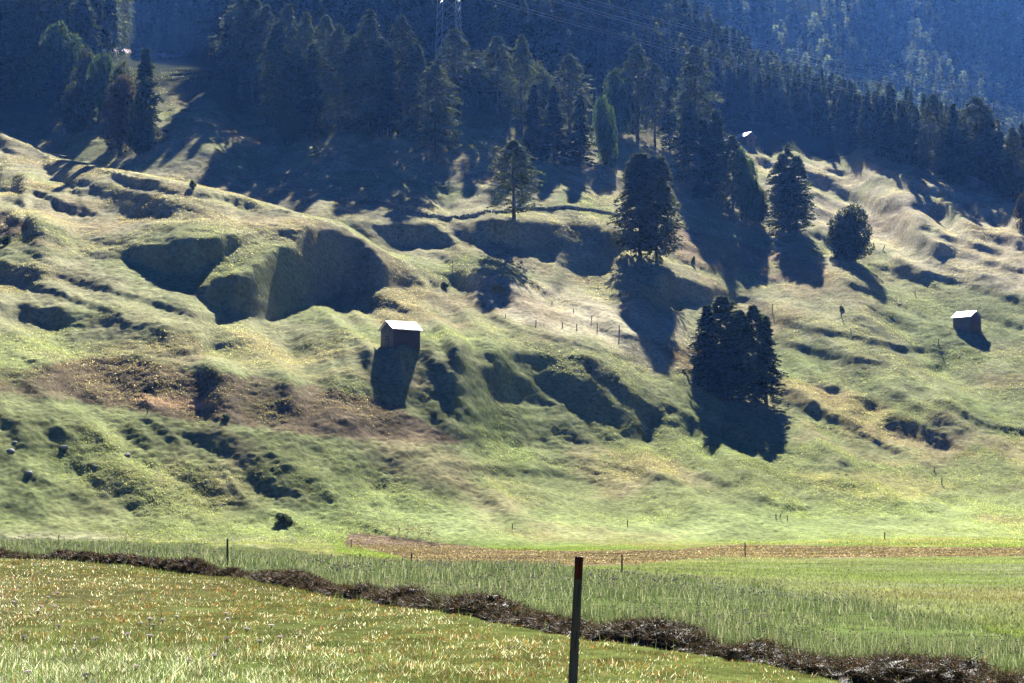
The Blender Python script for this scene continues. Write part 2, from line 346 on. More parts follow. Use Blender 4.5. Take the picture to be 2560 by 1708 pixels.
BROAD = [([(-100,925),(60,925),(217,896),(300,895),(480,925),(610,942),(780,968),(915,992),(1000,1022),(1100,1080),(1000,1090),(800,1070),(620,1050),(440,1030),(300,1010),(0,975),(-100,970)], 26, 16),
 ([(-400,1005),(300,1045),(800,1105),(1050,1135),(900,1240),(720,1285),(300,1285),(-400,1285)], 27.5, 25),
 ([(990,890),(1100,880),(1390,872),(1560,935),(1800,1080),(1500,1115),(1200,1115),(1060,1020)], 25.5, 20),
 ([(-400,855),(0,870),(250,850),(640,880),(850,892),(850,955),(610,925),(300,880),(217,882),(0,910),(-400,915)], 13.5, 14),
 ([(1040,805),(1300,805),(1480,850),(1500,872),(1390,858),(1100,860),(960,862)], 13, 9),
 ([(-200,985),(300,1022),(620,1066),(900,1100),(1100,1120),(1100,1132),(900,1115),(300,1040),(-200,1000)], 18, 8),
 ([(895,875),(1065,875),(1090,1010),(920,1015)], 35, 7)]
for pts, sl, sf in BROAD:
    m = sstep(in_poly(wob_u, wob_v, pts), -sf, sf); SL = SL*(1-m)+(sl+(SL-S0)*.9)*m
for k_, (pts, sl, sf) in enumerate(STEEP):
    P = np.array(pts); x0, y0 = P.min(0)-sf-14; x1, y1 = P.max(0)+sf+14
    i0, i1 = np.searchsorted(gu, [x0, x1]); j0, j1 = np.searchsorted(gv, [y0, y1])
    if i1 <= i0 or j1 <= j0: continue
    q = (slice(i0, i1), slice(j0, j1))
    m = sstep(in_poly(wob_u[q], wob_v[q], P), -sf*.75, sf*.75)
    if k_ < 2: sl += 4
    if k_ < 2: NM[q] = np.maximum(NM[q], m)
    if P[:, 0].mean() > 1880 and P[:, 1].mean() > 890: sl -= 4
    gc = 4 if 1150 < P[:, 0].mean() < 1700 and 880 < P[:, 1].mean() < 1050 else 0
    sl = np.minimum(sl+(6 if k_ < 2 else 4+gc if sl > 37 else 0), S0[q]+(28 if k_ < 2 else 23+gc))
    SL[q] = SL[q]*(1-m)+(sl+2.5*rn[q])*m
for pts, sl, hw in STROKE:
    P = np.array(pts); x0, y0 = P.min(0)-hw*4; x1, y1 = P.max(0)+hw*4
    i0, i1 = np.searchsorted(gu, [x0, x1]); j0, j1 = np.searchsorted(gv, [y0, y1]); q = (slice(i0, i1), slice(j0, j1))
    hw = hw*1.35; sl = sl-1 if sl > 30 else sl
    m = 1-sstep(line_d(GU[q]+2*noise(GU[q]/9, GV[q]/9, 71), GV[q]+2*noise(GU[q]/9, GV[q]/9, 72), P), hw*.5, hw*1.6)
    SL[q] = SL[q]*(1-m)+sl*m
def sample(G, U, V):
    a = ((U-gu[0])/4).clip(0, len(gu)-1.001); b = ((V-gv[0])/4).clip(0, len(gv)-1.001)
    i = a.astype(int); j = b.astype(int); fa = a-i; fb = b-j
    return (G[i, j]*(1-fb)+G[i, j+1]*fb)*(1-fa)+(G[i+1, j]*(1-fb)+G[i+1, j+1]*fb)*fa
# integrate distance up every column
vf = np.interp(CU+FPX*TX*.997, [0, 640, 1280, 1920, 2560], [1350, 1357, 1365, 1352, 1340])
Yf = np.interp(CU+FPX*TX*.997, [0, 640, 1280, 1920, 2560], [190, 198, 207, 224, 236])
_, ef = uv2te(CU, vf)
NE = 1250
ss = np.linspace(0, 1, NE); etop = .272
E = ef[:, None]+(etop-ef[:, None])*ss[None, :]                       # [NC, NE]
U_, V_ = te2uv(TX[:, None], E)
s0 = np.tan(np.radians(sample(S0, U_, V_))); s1 = np.tan(np.radians(sample(SL, U_, V_)))
g0 = 1/np.maximum(s0-E, .06); g1 = 1/np.maximum(s1-E, .045)
de = (E[:, 1]-E[:, 0])
LN = np.log(Yf)[:, None]+np.concatenate([np.zeros((NC, 1)), np.cumsum(g0[:, 1:]*de[:, None], axis=1)], axis=1)
def blur0(A, n):
    for _ in range(n):
        B = A.copy(); B[1:-1] = .25*A[:-2]+.5*A[1:-1]+.25*A[2:]; A = B
    return A
# least-squares relief: follow the slopes up the columns while staying smooth sideways
def relief(q, dx, dy, lam, mu):
    n0, n1 = q.shape; P = np.zeros((2*n0, 2*n1)); P[:n0, :n1] = q; P[n0:, :n1] = q[::-1]
    kx = 2*np.pi*np.fft.fftfreq(2*n0, dx)[:, None]; ky = 2*np.pi*np.fft.fftfreq(2*n1, dy)[None, :]
    F = np.fft.fft2(P); D = -1j*ky*F/(ky**2+lam*kx**2+mu**2)
    return np.real(np.fft.ifft2(D))[:n0, :n1]
stp = de.mean()*FPX
LN0 = LN; g1c = g1; TB_ = TX[:, None]
NMK = sample(NM, U_, V_)
for it in range(3):
    q_ = (1.08+.14*NMK)*(g1c-g0)/FPX*sstep(np.abs(TX), .6, .4)[:, None]*sstep(V_, -330, -150)
    DV = relief(q_, .00085*FPX, stp, .045, 1/420)
    DV = DV-DV[:, :1]*np.exp(-np.arange(NE)*stp/60)[None, :]
    LN = LN0+DV
    gx = np.gradient(LN, TX, axis=0); ge = np.maximum(np.gradient(LN, axis=1)/de[:, None], .8)
    dzx_ = blur0(np.clip(-gx/ge, -1.3, 1.3), 3)
    g1c = .5*g1c+.5/np.maximum(s1+dzx_*TB_*NMK-E, .05)
REF = int(np.argmin(abs(U_[:, 0]-1180))); refl = LN[REF-60:REF+60].mean(0)-0*LN[REF]; refV = V_[REF]
LN = np.maximum.accumulate(LN+np.arange(NE)*1e-6, axis=1)
uc = U_[:, 0]
c1 = np.interp(uc, [p[0] for p in CREST1], [p[1] for p in CREST1])
j1 = np.interp(uc, JUMP1[0], JUMP1[1]); 
c2 = np.interp(uc, [p[0] for p in CREST2], [p[1] for p in CREST2]); c2 = np.where(uc < 1380, -9999, c2)
k1 = (V_ > c1[:, None]).sum(1); k2 = (V_ > c2[:, None]).sum(1)
H = np.zeros((NC, NYR), np.float64); YC = np.full(NC, 1e9)
nearL = ([-90, 20, 52, 80, 140, 180], [-1.6, -1.6, -1.48, -1.8, -2.9, None])
NT = {'l': ([0, 20, 52, 80, 140], [-1.62, -1.6, -1.46, -1.78, -2.9]), 'c': ([0, 20, 27, 60, 100, 140, 170], [-1.6, -1.6, -1.6, -2.05, -3.2, -4.35, -4.55]), 'r': ([0, 20, 40, 65, 100, 150, 200], [-1.6, -1.6, -2.0, -2.65, -3.45, -4.2, -4.4])}
wr = sstep(TX, .02, .24); wl = 1-sstep(TX, -.26, -.02)
for i in range(NC):
    ln = LN[i].copy(); e = E[i]; sag = []
    a = min(k1[i], NE-1)
    if uc[i] < 1125 and a < NE-1:
        back = np.interp(-V_[i, a:], -refV, refl)+DV[i, a:]*.8+.02*sstep(-uc[i], -1125, 0)+.32*sstep(uc[i], 230, 330)*(1-sstep(uc[i], 560, 660))*sstep(-V_[i, a:], -205, -135)
        wd_ = 3+150*sstep(uc[i], 960, 1125); mw = sstep(c1[i]-V_[i, a:], 0, wd_)
        ln[a:] = np.maximum.accumulate(ln[a:]*(1-mw)+np.maximum(back, ln[a:]+.002)*mw)
    elif uc[i] < 1420:
        back = np.interp(-V_[i], -refV, refl)+DV[i]*.8
        m_ = (1-sstep(uc[i], 1125, 1400))*sstep(-V_[i], -690, -560); ln = np.maximum.accumulate(ln*(1-m_)+back*m_)
    b = k2[i]
    if b < NE-1:
        yb = math.exp(ln[max(b-1, 0)]); ln[b:] += math.log(max(950/yb, 1.4))
    Y = np.exp(ln); Z = Y*e
    Ys, Zs = [Y], [Z]
    if uc[i] < 1125 and 0 < a < NE-1:
        ya, yb_, za, zb = Y[a-1], Y[a], Z[a-1], Z[a]; gap = yb_-ya; sg = min(.13*gap, 7)
        for f, q in ((.12, .6), (.3, 1.0), (.6, 1.1), (.85, .6)): sag.append((ya+gap*f, za+(zb-za)*f-sg*q))
    if 0 < b < NE-1:
        YC[i] = Y[b-1]
        ya, yb_, za, zb = Y[b-1], Y[b], Z[b-1], Z[b]; gap = yb_-ya; sg = .16*gap
        for f, q in ((.06, .35), (.2, .8), (.5, 1.1), (.8, .6)): sag.append((ya+gap*f, za+(zb-za)*f-sg*q))
    # near ground
    zc = np.interp(YR, *NT['c']); zr = np.interp(YR, *NT['r']); zl = np.interp(YR, *NT['l'])
    zn = zc*(1-wr[i])*(1-wl[i])+zr*wr[i]+zl*wl[i]
    f0 = Y[0]; sel = YR < f0*.93
    yn = YR[sel]; znn = zn[sel]
    znn = znn+(Z[0]-np.interp(f0, YR, zn))*sstep(yn, f0*.55, f0*.93)
    yt = Y[-1]; zt = Z[-1]
    tail_y = np.array([yt*1.1+40, yt*1.5+150, yt*2.2+500, 5200.]); tail_z = zt+np.array([.1*yt*.1, 30, 30, 0.])
    ay = np.concatenate([yn, Y, [s[0] for s in sag], tail_y]); az = np.concatenate([znn, Z, [s[1] for s in sag], tail_z])
    o = np.argsort(ay, kind='stable'); H[i] = np.interp(YR, ay[o], az[o])
for _ in range(2): H[1:-1] = .25*H[:-2]+.5*H[1:-1]+.25*H[2:]
H[:, 1:1400] = .25*H[:, :1399]+.5*H[:, 1:1400]+.25*H[:, 2:1401]
XX = TX[:, None]*YR[None, :]; YY = np.broadcast_to(YR[None, :], XX.shape)
hillw = sstep(YY, 120, 230)
ZZ = H.copy()
H += hillw*(.20*fbm(XX/7, ZZ/2.6, 21, 3)+.06*fbm(XX/1.7, ZZ/.8, 22, 2)+.075*noise(XX/.62, ZZ/.30, 26)+.05*noise(XX/.36, ZZ/.19, 27))*np.where(YY > 700, .3, 1)
H += (1-hillw)*.05*fbm(XX/3, YY/4, 23, 3)+(.012*fbm(XX/.3, YY/.3, 24, 2))*(YY < 60)
# sampling of the finished ground
lY = np.log(YR)
def hsample(tx, y, G=None):
    G = H if G is None else G
    tx = np.asarray(tx, float); y = np.asarray(y, float)
    a = np.interp(tx, TX, np.arange(NC)); b = np.interp(y, YR, np.arange(NYR))
    i = np.floor(a).astype(int).clip(0, NC-2); j = np.floor(b).astype(int).clip(0, NYR-2); fa = a-i; fb = b-j
    return (G[i, j]*(1-fb)+G[i, j+1]*fb)*(1-fa)+(G[i+1, j]*(1-fb)+G[i+1, j+1]*fb)*fa
def gz(x, y): return float(hsample(x/y, y))
def hit(u, v, ymin=0, ymax=5000):
    """ground point seen at photo pixel (u, v)"""
    tx, e = uv2te(u, v); z = hsample(np.full(NYR, float(tx)), YR); q = z/YR
    ok = np.where((q >= float(e)) & (YR > ymin) & (YR < ymax))[0]
    k = ok[0] if len(ok) else NYR-1
    if k == 0: y = YR[0]
    else:
        f = (float(e)-q[k-1])/(q[k]-q[k-1]+1e-12); f = min(max(f, 0), 1); y = YR[k-1]+(YR[k]-YR[k-1])*f
    y = float(y)
    return Vector((float(tx)*y, y, float(hsample(float(tx), y))))
PX = lambda y: y/FPX        # metres per photo pixel at distance y

# ------------------------------------------------------------------ ground colours: what grows where
BROWN = np.array((.080, .058, .036)); TAN = np.array((.165, .148, .100)); OLIVE = np.array((.085, .105, .032)); LUSH = np.array((.10, .135, .035))
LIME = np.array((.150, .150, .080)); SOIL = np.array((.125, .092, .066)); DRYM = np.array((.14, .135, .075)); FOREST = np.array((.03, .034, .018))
STRIP = [(870,1336),(905,1334),(980,1340),(1090,1356),(1250,1374),(1400,1378),(1550,1376),(1700,1374),(1790,1364),(1870,1362),(2100,1366),(2300,1368),(2700,1370),(2700,1390),(2350,1392),(2100,1395),(1950,1396),(1800,1392),(1700,1400),(1600,1412),(1420,1418),(1200,1418),(1060,1408),(960,1383),(900,1366),(860,1362)]
TALL = [(-200,1330),(100,1345),(400,1352),(760,1378),(1060,1412),(1460,1426),(1850,1462),(2120,1500),(2400,1560),(2700,1640),(3400,1830),(3400,2000),(2800,1800),(2500,1745),(2100,1680),(1700,1620),(1330,1560),(1000,1510),(640,1450),(300,1410),(0,1392),(-200,1385)]
ZONES = [
 ([(-100,925),(60,925),(217,894),(300,893),(480,925),(610,940),(780,965),(915,990),(1000,1020),(1100,1078),(1160,1110),(1000,1108),(800,1090),(620,1066),(440,1045),(300,1020),(150,1000),(0,985),(-100,980)], BROWN, .95, 12),
 ([(330,985),(440,990),(530,1012),(560,1025),(430,1022),(350,1010)], np.array((.26, .15, .085)), .7, 9),
 ([(-200,505),(0,515),(60,560),(150,620),(60,612),(0,600),(-200,600)], BROWN*1.3, .9, 25),
 ([(1690,560),(1760,590),(1850,600),(2060,660),(2080,690),(1950,700),(1850,690),(1760,672),(1700,648),(1660,610)], BROWN*1.6, .9, 14),
 ([(1130,660),(1300,700),(1500,745),(1700,800),(1760,900),(1640,940),(1500,850),(1300,810),(1180,740)], TAN*1.25, .85, 30),
 ([(1870,380),(2100,400),(3200,650),(3200,800),(2450,720),(2100,600),(1950,500)], TAN*1.15, .85, 30),
 ([(1640,870),(1760,870),(1780,940),(1720,930)], BROWN, .9, 8),
 ([(1950,940),(2200,1010),(2460,1150),(2350,1130),(2150,1080),(1950,990)], np.array((.15, .115, .04)), .6, 25),
 ([(-200,340),(300,450),(780,550),(600,590),(300,610),(0,500),(-200,480)], DRYM, .8, 30),
 ([(1960,1185),(2200,1180),(2400,1215),(2300,1260),(2100,1230)], np.array((.16, .15, .035)), .6, 20),
 ([(-300,1030),(300,1050),(700,1200),(900,1330),(-300,1340)], np.array((.105, .125, .035)), .7, 40),
 ([(600,1290),(1000,1240),(1500,1290),(2560,1240),(3200,1240),(3200,1420),(600,1420)], LUSH*1.15, .8, 50),
 ([(-400,1325),(200,1335),(800,1345),(880,1400),(600,1400),(-400,1360)], LIME, .9, 16),
 ([(1200,1400),(1700,1390),(3200,1385),(3200,1700),(2400,1560),(1850,1470),(1300,1430)], LIME*np.array((.85, .95, 1)), .9, 14),
 ([(-400,1385),(0,1392),(300,1410),(640,1450),(1000,1510),(1330,1560),(1700,1620),(2100,1680),(2500,1745),(3300,1860),(4200,2000),(4200,3200),(-1800,3200),(-1800,1250)], np.array((.060, .060, .026)), 1.0, 6),
 (TALL, np.array((.06, .075, .035)), .9, 5),
 (STRIP, SOIL, 1.0, 4),
]
def ground_color(U, V, X, Y):
    n1 = fbm(X/16, Y/22, 31, 4); n2 = fbm(X/3.1, Y/4.2, 32, 3)
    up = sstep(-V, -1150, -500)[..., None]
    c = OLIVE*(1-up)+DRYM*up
    Uw = U+9*noise(U/30, V/20, 41)+4*noise(U/9, V/7, 42); Vw = V+6*noise(U/30, V/20, 43)+3*noise(U/9, V/7, 44)
    for poly, cc, a, sf in ZONES:
        P = np.array(poly); x0, y0 = P.min(0)-sf-20; x1, y1 = P.max(0)+sf+20
        q = np.nonzero((U > x0) & (U < x1) & (V > y0) & (V < y1))
        if len(q[0]) == 0: continue
        ww = .25 if poly is STRIP else 1
        m = a*sstep(in_poly(U[q]+(Uw[q]-U[q])*ww, V[q]+(Vw[q]-V[q])*ww, P), -sf*.6, sf*.6)[:, None]
        c[q] = c[q]*(1-m)+cc*m
    strip = sstep(in_poly(U, V, STRIP), -3, 3)*(V < 1430)
    g = (sstep(n1, .05, .75)*(1-strip))[..., None]; c = c*(1-.45*g)+np.array((.085, .125, .026))*.45*g
    g = (sstep(-n1, .15, .8)*.5*(1-strip))[..., None]; c = c*(1-g)+np.array((.15, .11, .055))*g
    c = c*(1+.22*n2[..., None]).clip(.55, 1.5)
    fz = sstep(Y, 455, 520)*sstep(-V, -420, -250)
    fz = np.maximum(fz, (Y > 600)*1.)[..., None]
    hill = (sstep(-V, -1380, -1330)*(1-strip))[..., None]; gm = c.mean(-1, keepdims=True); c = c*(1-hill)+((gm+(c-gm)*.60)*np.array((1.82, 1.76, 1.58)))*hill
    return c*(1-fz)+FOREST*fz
# ------------------------------------------------------------------ the sheet of ground
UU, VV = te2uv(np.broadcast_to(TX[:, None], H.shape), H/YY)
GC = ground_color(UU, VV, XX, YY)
fgm = (YY < 100) & (VV > 1400)
def ground_mat():
    m, n, p, o = new_mat('grassy_ground')
    at = nd(n, 'ShaderNodeAttribute', attribute_name='col'); tc = nd(n, 'ShaderNodeNewGeometry')
    cd = []
    for sc_, a in ((1.6, .35), (7.0, .3)):
        z = nd(n, 'ShaderNodeTexNoise'); z.inputs['Scale'].default_value = sc_; z.inputs['Detail'].default_value = 5; n.links.new(tc.outputs['Position'], z.inputs[0]); cd.append(z)
    mr = nd(n, 'ShaderNodeMapRange'); mr.inputs[1].default_value = .3; mr.inputs[2].default_value = .7; mr.inputs[3].default_value = .55; mr.inputs[4].default_value = 1.45
    n.links.new(cd[0].outputs[0], mr.inputs[0])
    mu = nd(n, 'ShaderNodeMix', data_type='RGBA', blend_type='MULTIPLY'); mu.inputs[0].default_value = 1
    n.links.new(at.outputs[0], mu.inputs[6]); n.links.new(mr.outputs[0], mu.inputs[7]); n.links.new(mu.outputs[2], p.inputs['Base Color'])
    p.inputs['Roughness'].default_value = .9; p.inputs['Specular IOR Level'].default_value = 0
    ad = nd(n, 'ShaderNodeMath', operation='ADD'); n.links.new(cd[0].outputs[0], ad.inputs[0]); n.links.new(cd[1].outputs[0], ad.inputs[1])
    b = nd(n, 'ShaderNodeBump'); b.inputs['Strength'].default_value = .5; b.inputs['Distance'].default_value = .08
    n.links.new(ad.outputs[0], b.inputs['Height']); n.links.new(b.outputs[0], p.inputs['Normal'])
    return m
M_GROUND = ground_mat()
extY = [-150, 0, 4.5]; extX = [600, 120, 8]
V0 = []
for y, xs in zip(extY, extX): V0.append(np.stack([TX/TX[-1]*xs, np.full(NC, float(y)), np.full(NC, -1.6)], -1))
VG = np.concatenate([np.array(V0).transpose(1, 0, 2), np.stack([XX, YY, H], -1)], axis=1)
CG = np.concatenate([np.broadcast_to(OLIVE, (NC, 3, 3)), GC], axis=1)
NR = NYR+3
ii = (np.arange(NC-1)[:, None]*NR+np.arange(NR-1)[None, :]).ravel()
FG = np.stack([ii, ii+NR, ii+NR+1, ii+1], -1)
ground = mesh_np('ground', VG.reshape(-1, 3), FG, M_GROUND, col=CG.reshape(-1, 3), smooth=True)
tag(ground, kind='structure')
# ------------------------------------------------------------------ grass as blades and tufts (uncountable: stuff)
def blades(x, y, h, w, col, lean=.5, name='grass', mat=None, jit=.25, bend=.0, zoff=-.01, tipcol=None, Z=None, face=.0):
    n = len(x); z = (hsample(x/y, y) if Z is None else Z)+zoff
    a = RNG.uniform(0, 2*np.pi, n); 
    if face > 0: a = np.where(RNG.random(n) < face, RNG.normal(0, .5, n), a)
    dx, dy = np.cos(a), np.sin(a)
    la = RNG.uniform(0, 2*np.pi, n); ll = np.abs(RNG.normal(0, lean, n)).clip(0, 1.3)*h
    V = np.zeros((n, 3, 3))
    V[:, 0] = np.stack([x-dx*w/2, y-dy*w/2, z], -1); V[:, 1] = np.stack([x+dx*w/2, y+dy*w/2, z], -1)
    V[:, 2] = np.stack([x+np.cos(la)*ll, y+np.sin(la)*ll, z+h], -1)
    c = (col*(1+RNG.normal(0, jit, (n, 1))).clip(.35, 2)).clip(0, .9); C = np.repeat(c[:, None], 3, 1)
    if tipcol is not None: C[:, 2] = tipcol
    C[:, :2] *= .9
    return V.reshape(-1, 3), np.arange(3*n).reshape(-1, 3), C.reshape(-1, 3)
M_GRASS = leaf_mat('grass_blades', trans=.55, rough=.42, spec=.35, ttint=(1.18, 1.2, .75), var=False)
M_HILL = leaf_mat('hill_grass', trans=.5, rough=.6, spec=.2, ttint=(1.3, 1.3, .8), var=False)
M_HAY = leaf_mat('cut_hay', trans=.14, rough=.65, spec=.06, ttint=(1.1, 1, .8), var=False)
M_FLOWER = leaf_mat('petals', trans=.5, rough=.7, spec=.1, ttint=(1, 1, 1), var=False)
def rnd_ty(n, y0, y1, t=.31):
    tx = RNG.uniform(-t, t, n); y = np.exp(RNG.uniform(math.log(y0), math.log(y1), n)); return tx, y
def vcol(tx, y):
    z = hsample(tx, y); u, v = te2uv(tx, z/y); return u, v, ground_color(u, v, tx*y, y)
# hillside: fine tufts, equal density on screen but laid over every part of the slope
nH = 2100000
tx, y = rnd_ty(nH, 118, 640); u, v, c = vcol(tx, y)
keep = ~(in_poly(u, v, STRIP) > 0)
tx, y, c, u, v = tx[keep], y[keep], c[keep], u[keep], v[keep]
hb = (.035+.05*np.clip(fbm(tx*y/9, y/12, 82, 3)+.4, 0, 1))*RNG.uniform(.6, 1.5, len(tx))
hh = hb*(1+.3*(in_poly(u, v, ZONES[0][0]) > 0))*(.75+y/700)
white = RNG.random(len(tx)) < .05*(v < 1000)+.02
c = c*1.12; c = np.where(white[:, None], np.array((.42, .40, .30)), c)
V, F, C = blades(tx*y, y, hh, hh*RNG.uniform(.8, 1.6, len(tx)), c, lean=.9, jit=.34)
tag(mesh_np('hill_grass', V, F, M_HILL, col=C), kind='stuff')
# valley floor beyond the tall strip: short bright meadow
nM = 520000
tx, y = rnd_ty(nM, 16, 130, .40); u, v, c = vcol(tx, y)
keep = (in_poly(u, v, TALL) < 2) & (v < np.interp(u, [0, 2560], [1380, 1730])) & ~(in_poly(u, v, STRIP) > 0)
tx, y, c = tx[keep], y[keep], c[keep]
h = RNG.uniform(.03, .08, len(tx))*(.8+y/150)
V, F, C = blades(tx*y, y, h, h*RNG.uniform(.18, .5, len(tx)), c*.95, lean=.8, jit=.3)
tag(mesh_np('meadow_grass', V, F, M_GRASS, col=C), kind='stuff')
# clods and stubble of the bare strip
nS = 90000
u = RNG.uniform(850, 2700, nS*3); v = RNG.uniform(1334, 1420, nS*3); k = in_poly(u, v, STRIP) > 1; u, v = u[k][:nS], v[k][:nS]
te = uv2te(u, v); yy = np.interp(-v, [-1420, -1334], [135, 225])
for _ in range(25): yy = yy+(hsample(te[0], yy)/te[1]-yy)*.5
yy = np.clip(yy, 118, 300); x = te[0]*yy
h = RNG.uniform(.02, .09, len(x)); sc_ = np.array([(.15, .11, .075), (.10, .07, .045), (.26, .23, .20), (.09, .10, .035)])[RNG.choice(4, len(x), p=[.45, .28, .15, .12])]*(1+.5*noise(x/9, yy/1.6, 44))[:, None].clip(.4, 1.5)
V, F, C = blades(x, yy, h, h*RNG.uniform(1.5, 4, len(x)), sc_, lean=1.2, jit=.25)
tag(mesh_np('stubble', V, F, M_HILL, col=C), kind='stuff')
# mown foreground
nF = 980000
tx, y = rnd_ty(nF, 11, 66, .42); z = hsample(tx, y); u, v = te2uv(tx, z/y)
WR = [(-160,1380),(0,1392),(300,1410),(640,1450),(1000,1510),(1330,1560),(1700,1620),(2100,1680),(2500,1745),(2800,1800)]
front = v > np.interp(u, [p[0] for p in WR], [p[1] for p in WR])-2
cl = fbm(tx*y/.5, y/.6, 91, 3)
keep = front & (RNG.random(len(tx)) < (.9+.4*cl)); tx, y, u, v, cl = tx[keep], y[keep], u[keep], v[keep], cl[keep]
X = tx*y; n = len(X)
pal = np.array([(.075, .078, .024), (.035, .046, .016), (.11, .085, .036), (.22, .075, .035), (.60, .60, .58)])  # last entry: near-white blades, dew sparkle put into the colour
low = sstep(v, 1560, 1680)*sstep(-u, -1500, -300)
pr = RNG.random(n); dry = fbm(X/1.1, y/1.3, 92, 2)
pr = pr+.07*dry-.12*low
ci = np.select([pr < .32, pr < .56, pr < .78, pr < .90], [0, 1, 2, 3], 4)
col = pal[ci]; col[RNG.random(n) < .5*low] = (.062, .090, .036); col[RNG.random(n) < .30*low] = (.46, .48, .45)  # pale grey share: silvery sheen of wet grass painted as blade colour
col = col*(1+.55*noise(X/.22, y/.3, 97)+.35*noise(X/.07, y/.1, 98))[:, None].clip(.25, 1.8)
h = RNG.uniform(.015, .055, n)*(1+1.0*low)*(1+.5*cl); wd = RNG.uniform(.003, .008, n)*(y/22).clip(.8, 2.2)
V, F, C = blades(X, y, h, wd*1.3, col, lean=1.0, jit=.3)
V2 = []
nb = 4200; i = RNG.choice(n, nb, p=(1+3*low)/np.sum(1+3*low))
V2_, F2, C2 = blades(X[i], y[i], RNG.uniform(.07, .2, nb)*(1+.8*low[i]), RNG.uniform(.006, .012, nb)*(y[i]/22).clip(.9, 2), np.tile((.075, .115, .032), (nb, 1)), lean=.35, jit=.25)
tag(mesh_np('mown_grass', np.concatenate([V, V2_]), np.concatenate([F, F2+len(V)]), M_GRASS, col=np.concatenate([C, C2])), kind='stuff')
# tall unmown strip with purple heads
nT = 800000
tx, y = rnd_ty(nT, 15, 95, .42); z = hsample(tx, y); u, v = te2uv(tx, z/y)
ip = in_poly(u, v, TALL); keep = (ip > -2) & (RNG.random(len(tx)) < .55+.5*fbm(tx*y/1.5, y/2.5, 95, 3)); tx, y, u, v = tx[keep], y[keep], u[keep], v[keep]
n = len(tx); X = tx*y
hgt = (.11+.15*np.clip(.5+fbm(X/2.2, y/3.5, 96, 3), 0, 1.3))*RNG.uniform(.5, 1.25, n)*np.interp(u, [0, 1200, 1700, 2560], [1.25, 1.1, .9, .6])
pal = np.array([(.034, .055, .026), (.058, .075, .034), (.21, .21, .18), (.028, .04, .026)])
col = pal[RNG.choice(4, n, p=[.34, .30, .20, .16])]
V, F, C = blades(X, y, hgt, RNG.uniform(.003, .008, n)*(y/24).clip(.9, 3.0), col, lean=.4, jit=.25)
tag(mesh_np('tall_grass', V, F, M_GRASS, col=C), kind='stuff')
i = RNG.choice(n, 5200); r = (.006+.004*RNG.random(len(i)))*(y[i]/25).clip(.9, 2.5)
zt = hsample(tx[i], y[i])+hgt[i]*RNG.uniform(.85, 1.08, len(i)); P = np.stack([X[i]+RNG.normal(0, .02, len(i)), y[i], zt], -1)
oc = np.array([(1, 0, 0), (-1, 0, 0), (0, 1, 0), (0, -1, 0), (0, 0, 1.3), (0, 0, -1.3)]); of = np.array([(0, 2, 4), (2, 1, 4), (1, 3, 4), (3, 0, 4), (2, 0, 5), (1, 2, 5), (3, 1, 5), (0, 3, 5)])
V = (P[:, None]+oc[None]*r[:, None, None]).reshape(-1, 3); F = (of[None]+6*np.arange(len(i))[:, None, None]).reshape(-1, 3)
pc = np.array([(.20, .10, .22), (.26, .16, .24), (.14, .09, .14)])[RNG.choice(3, len(i))]
tag(mesh_np('purple_wildflowers', V, F, M_FLOWER, col=np.repeat(pc, 6, 0)), kind='stuff')

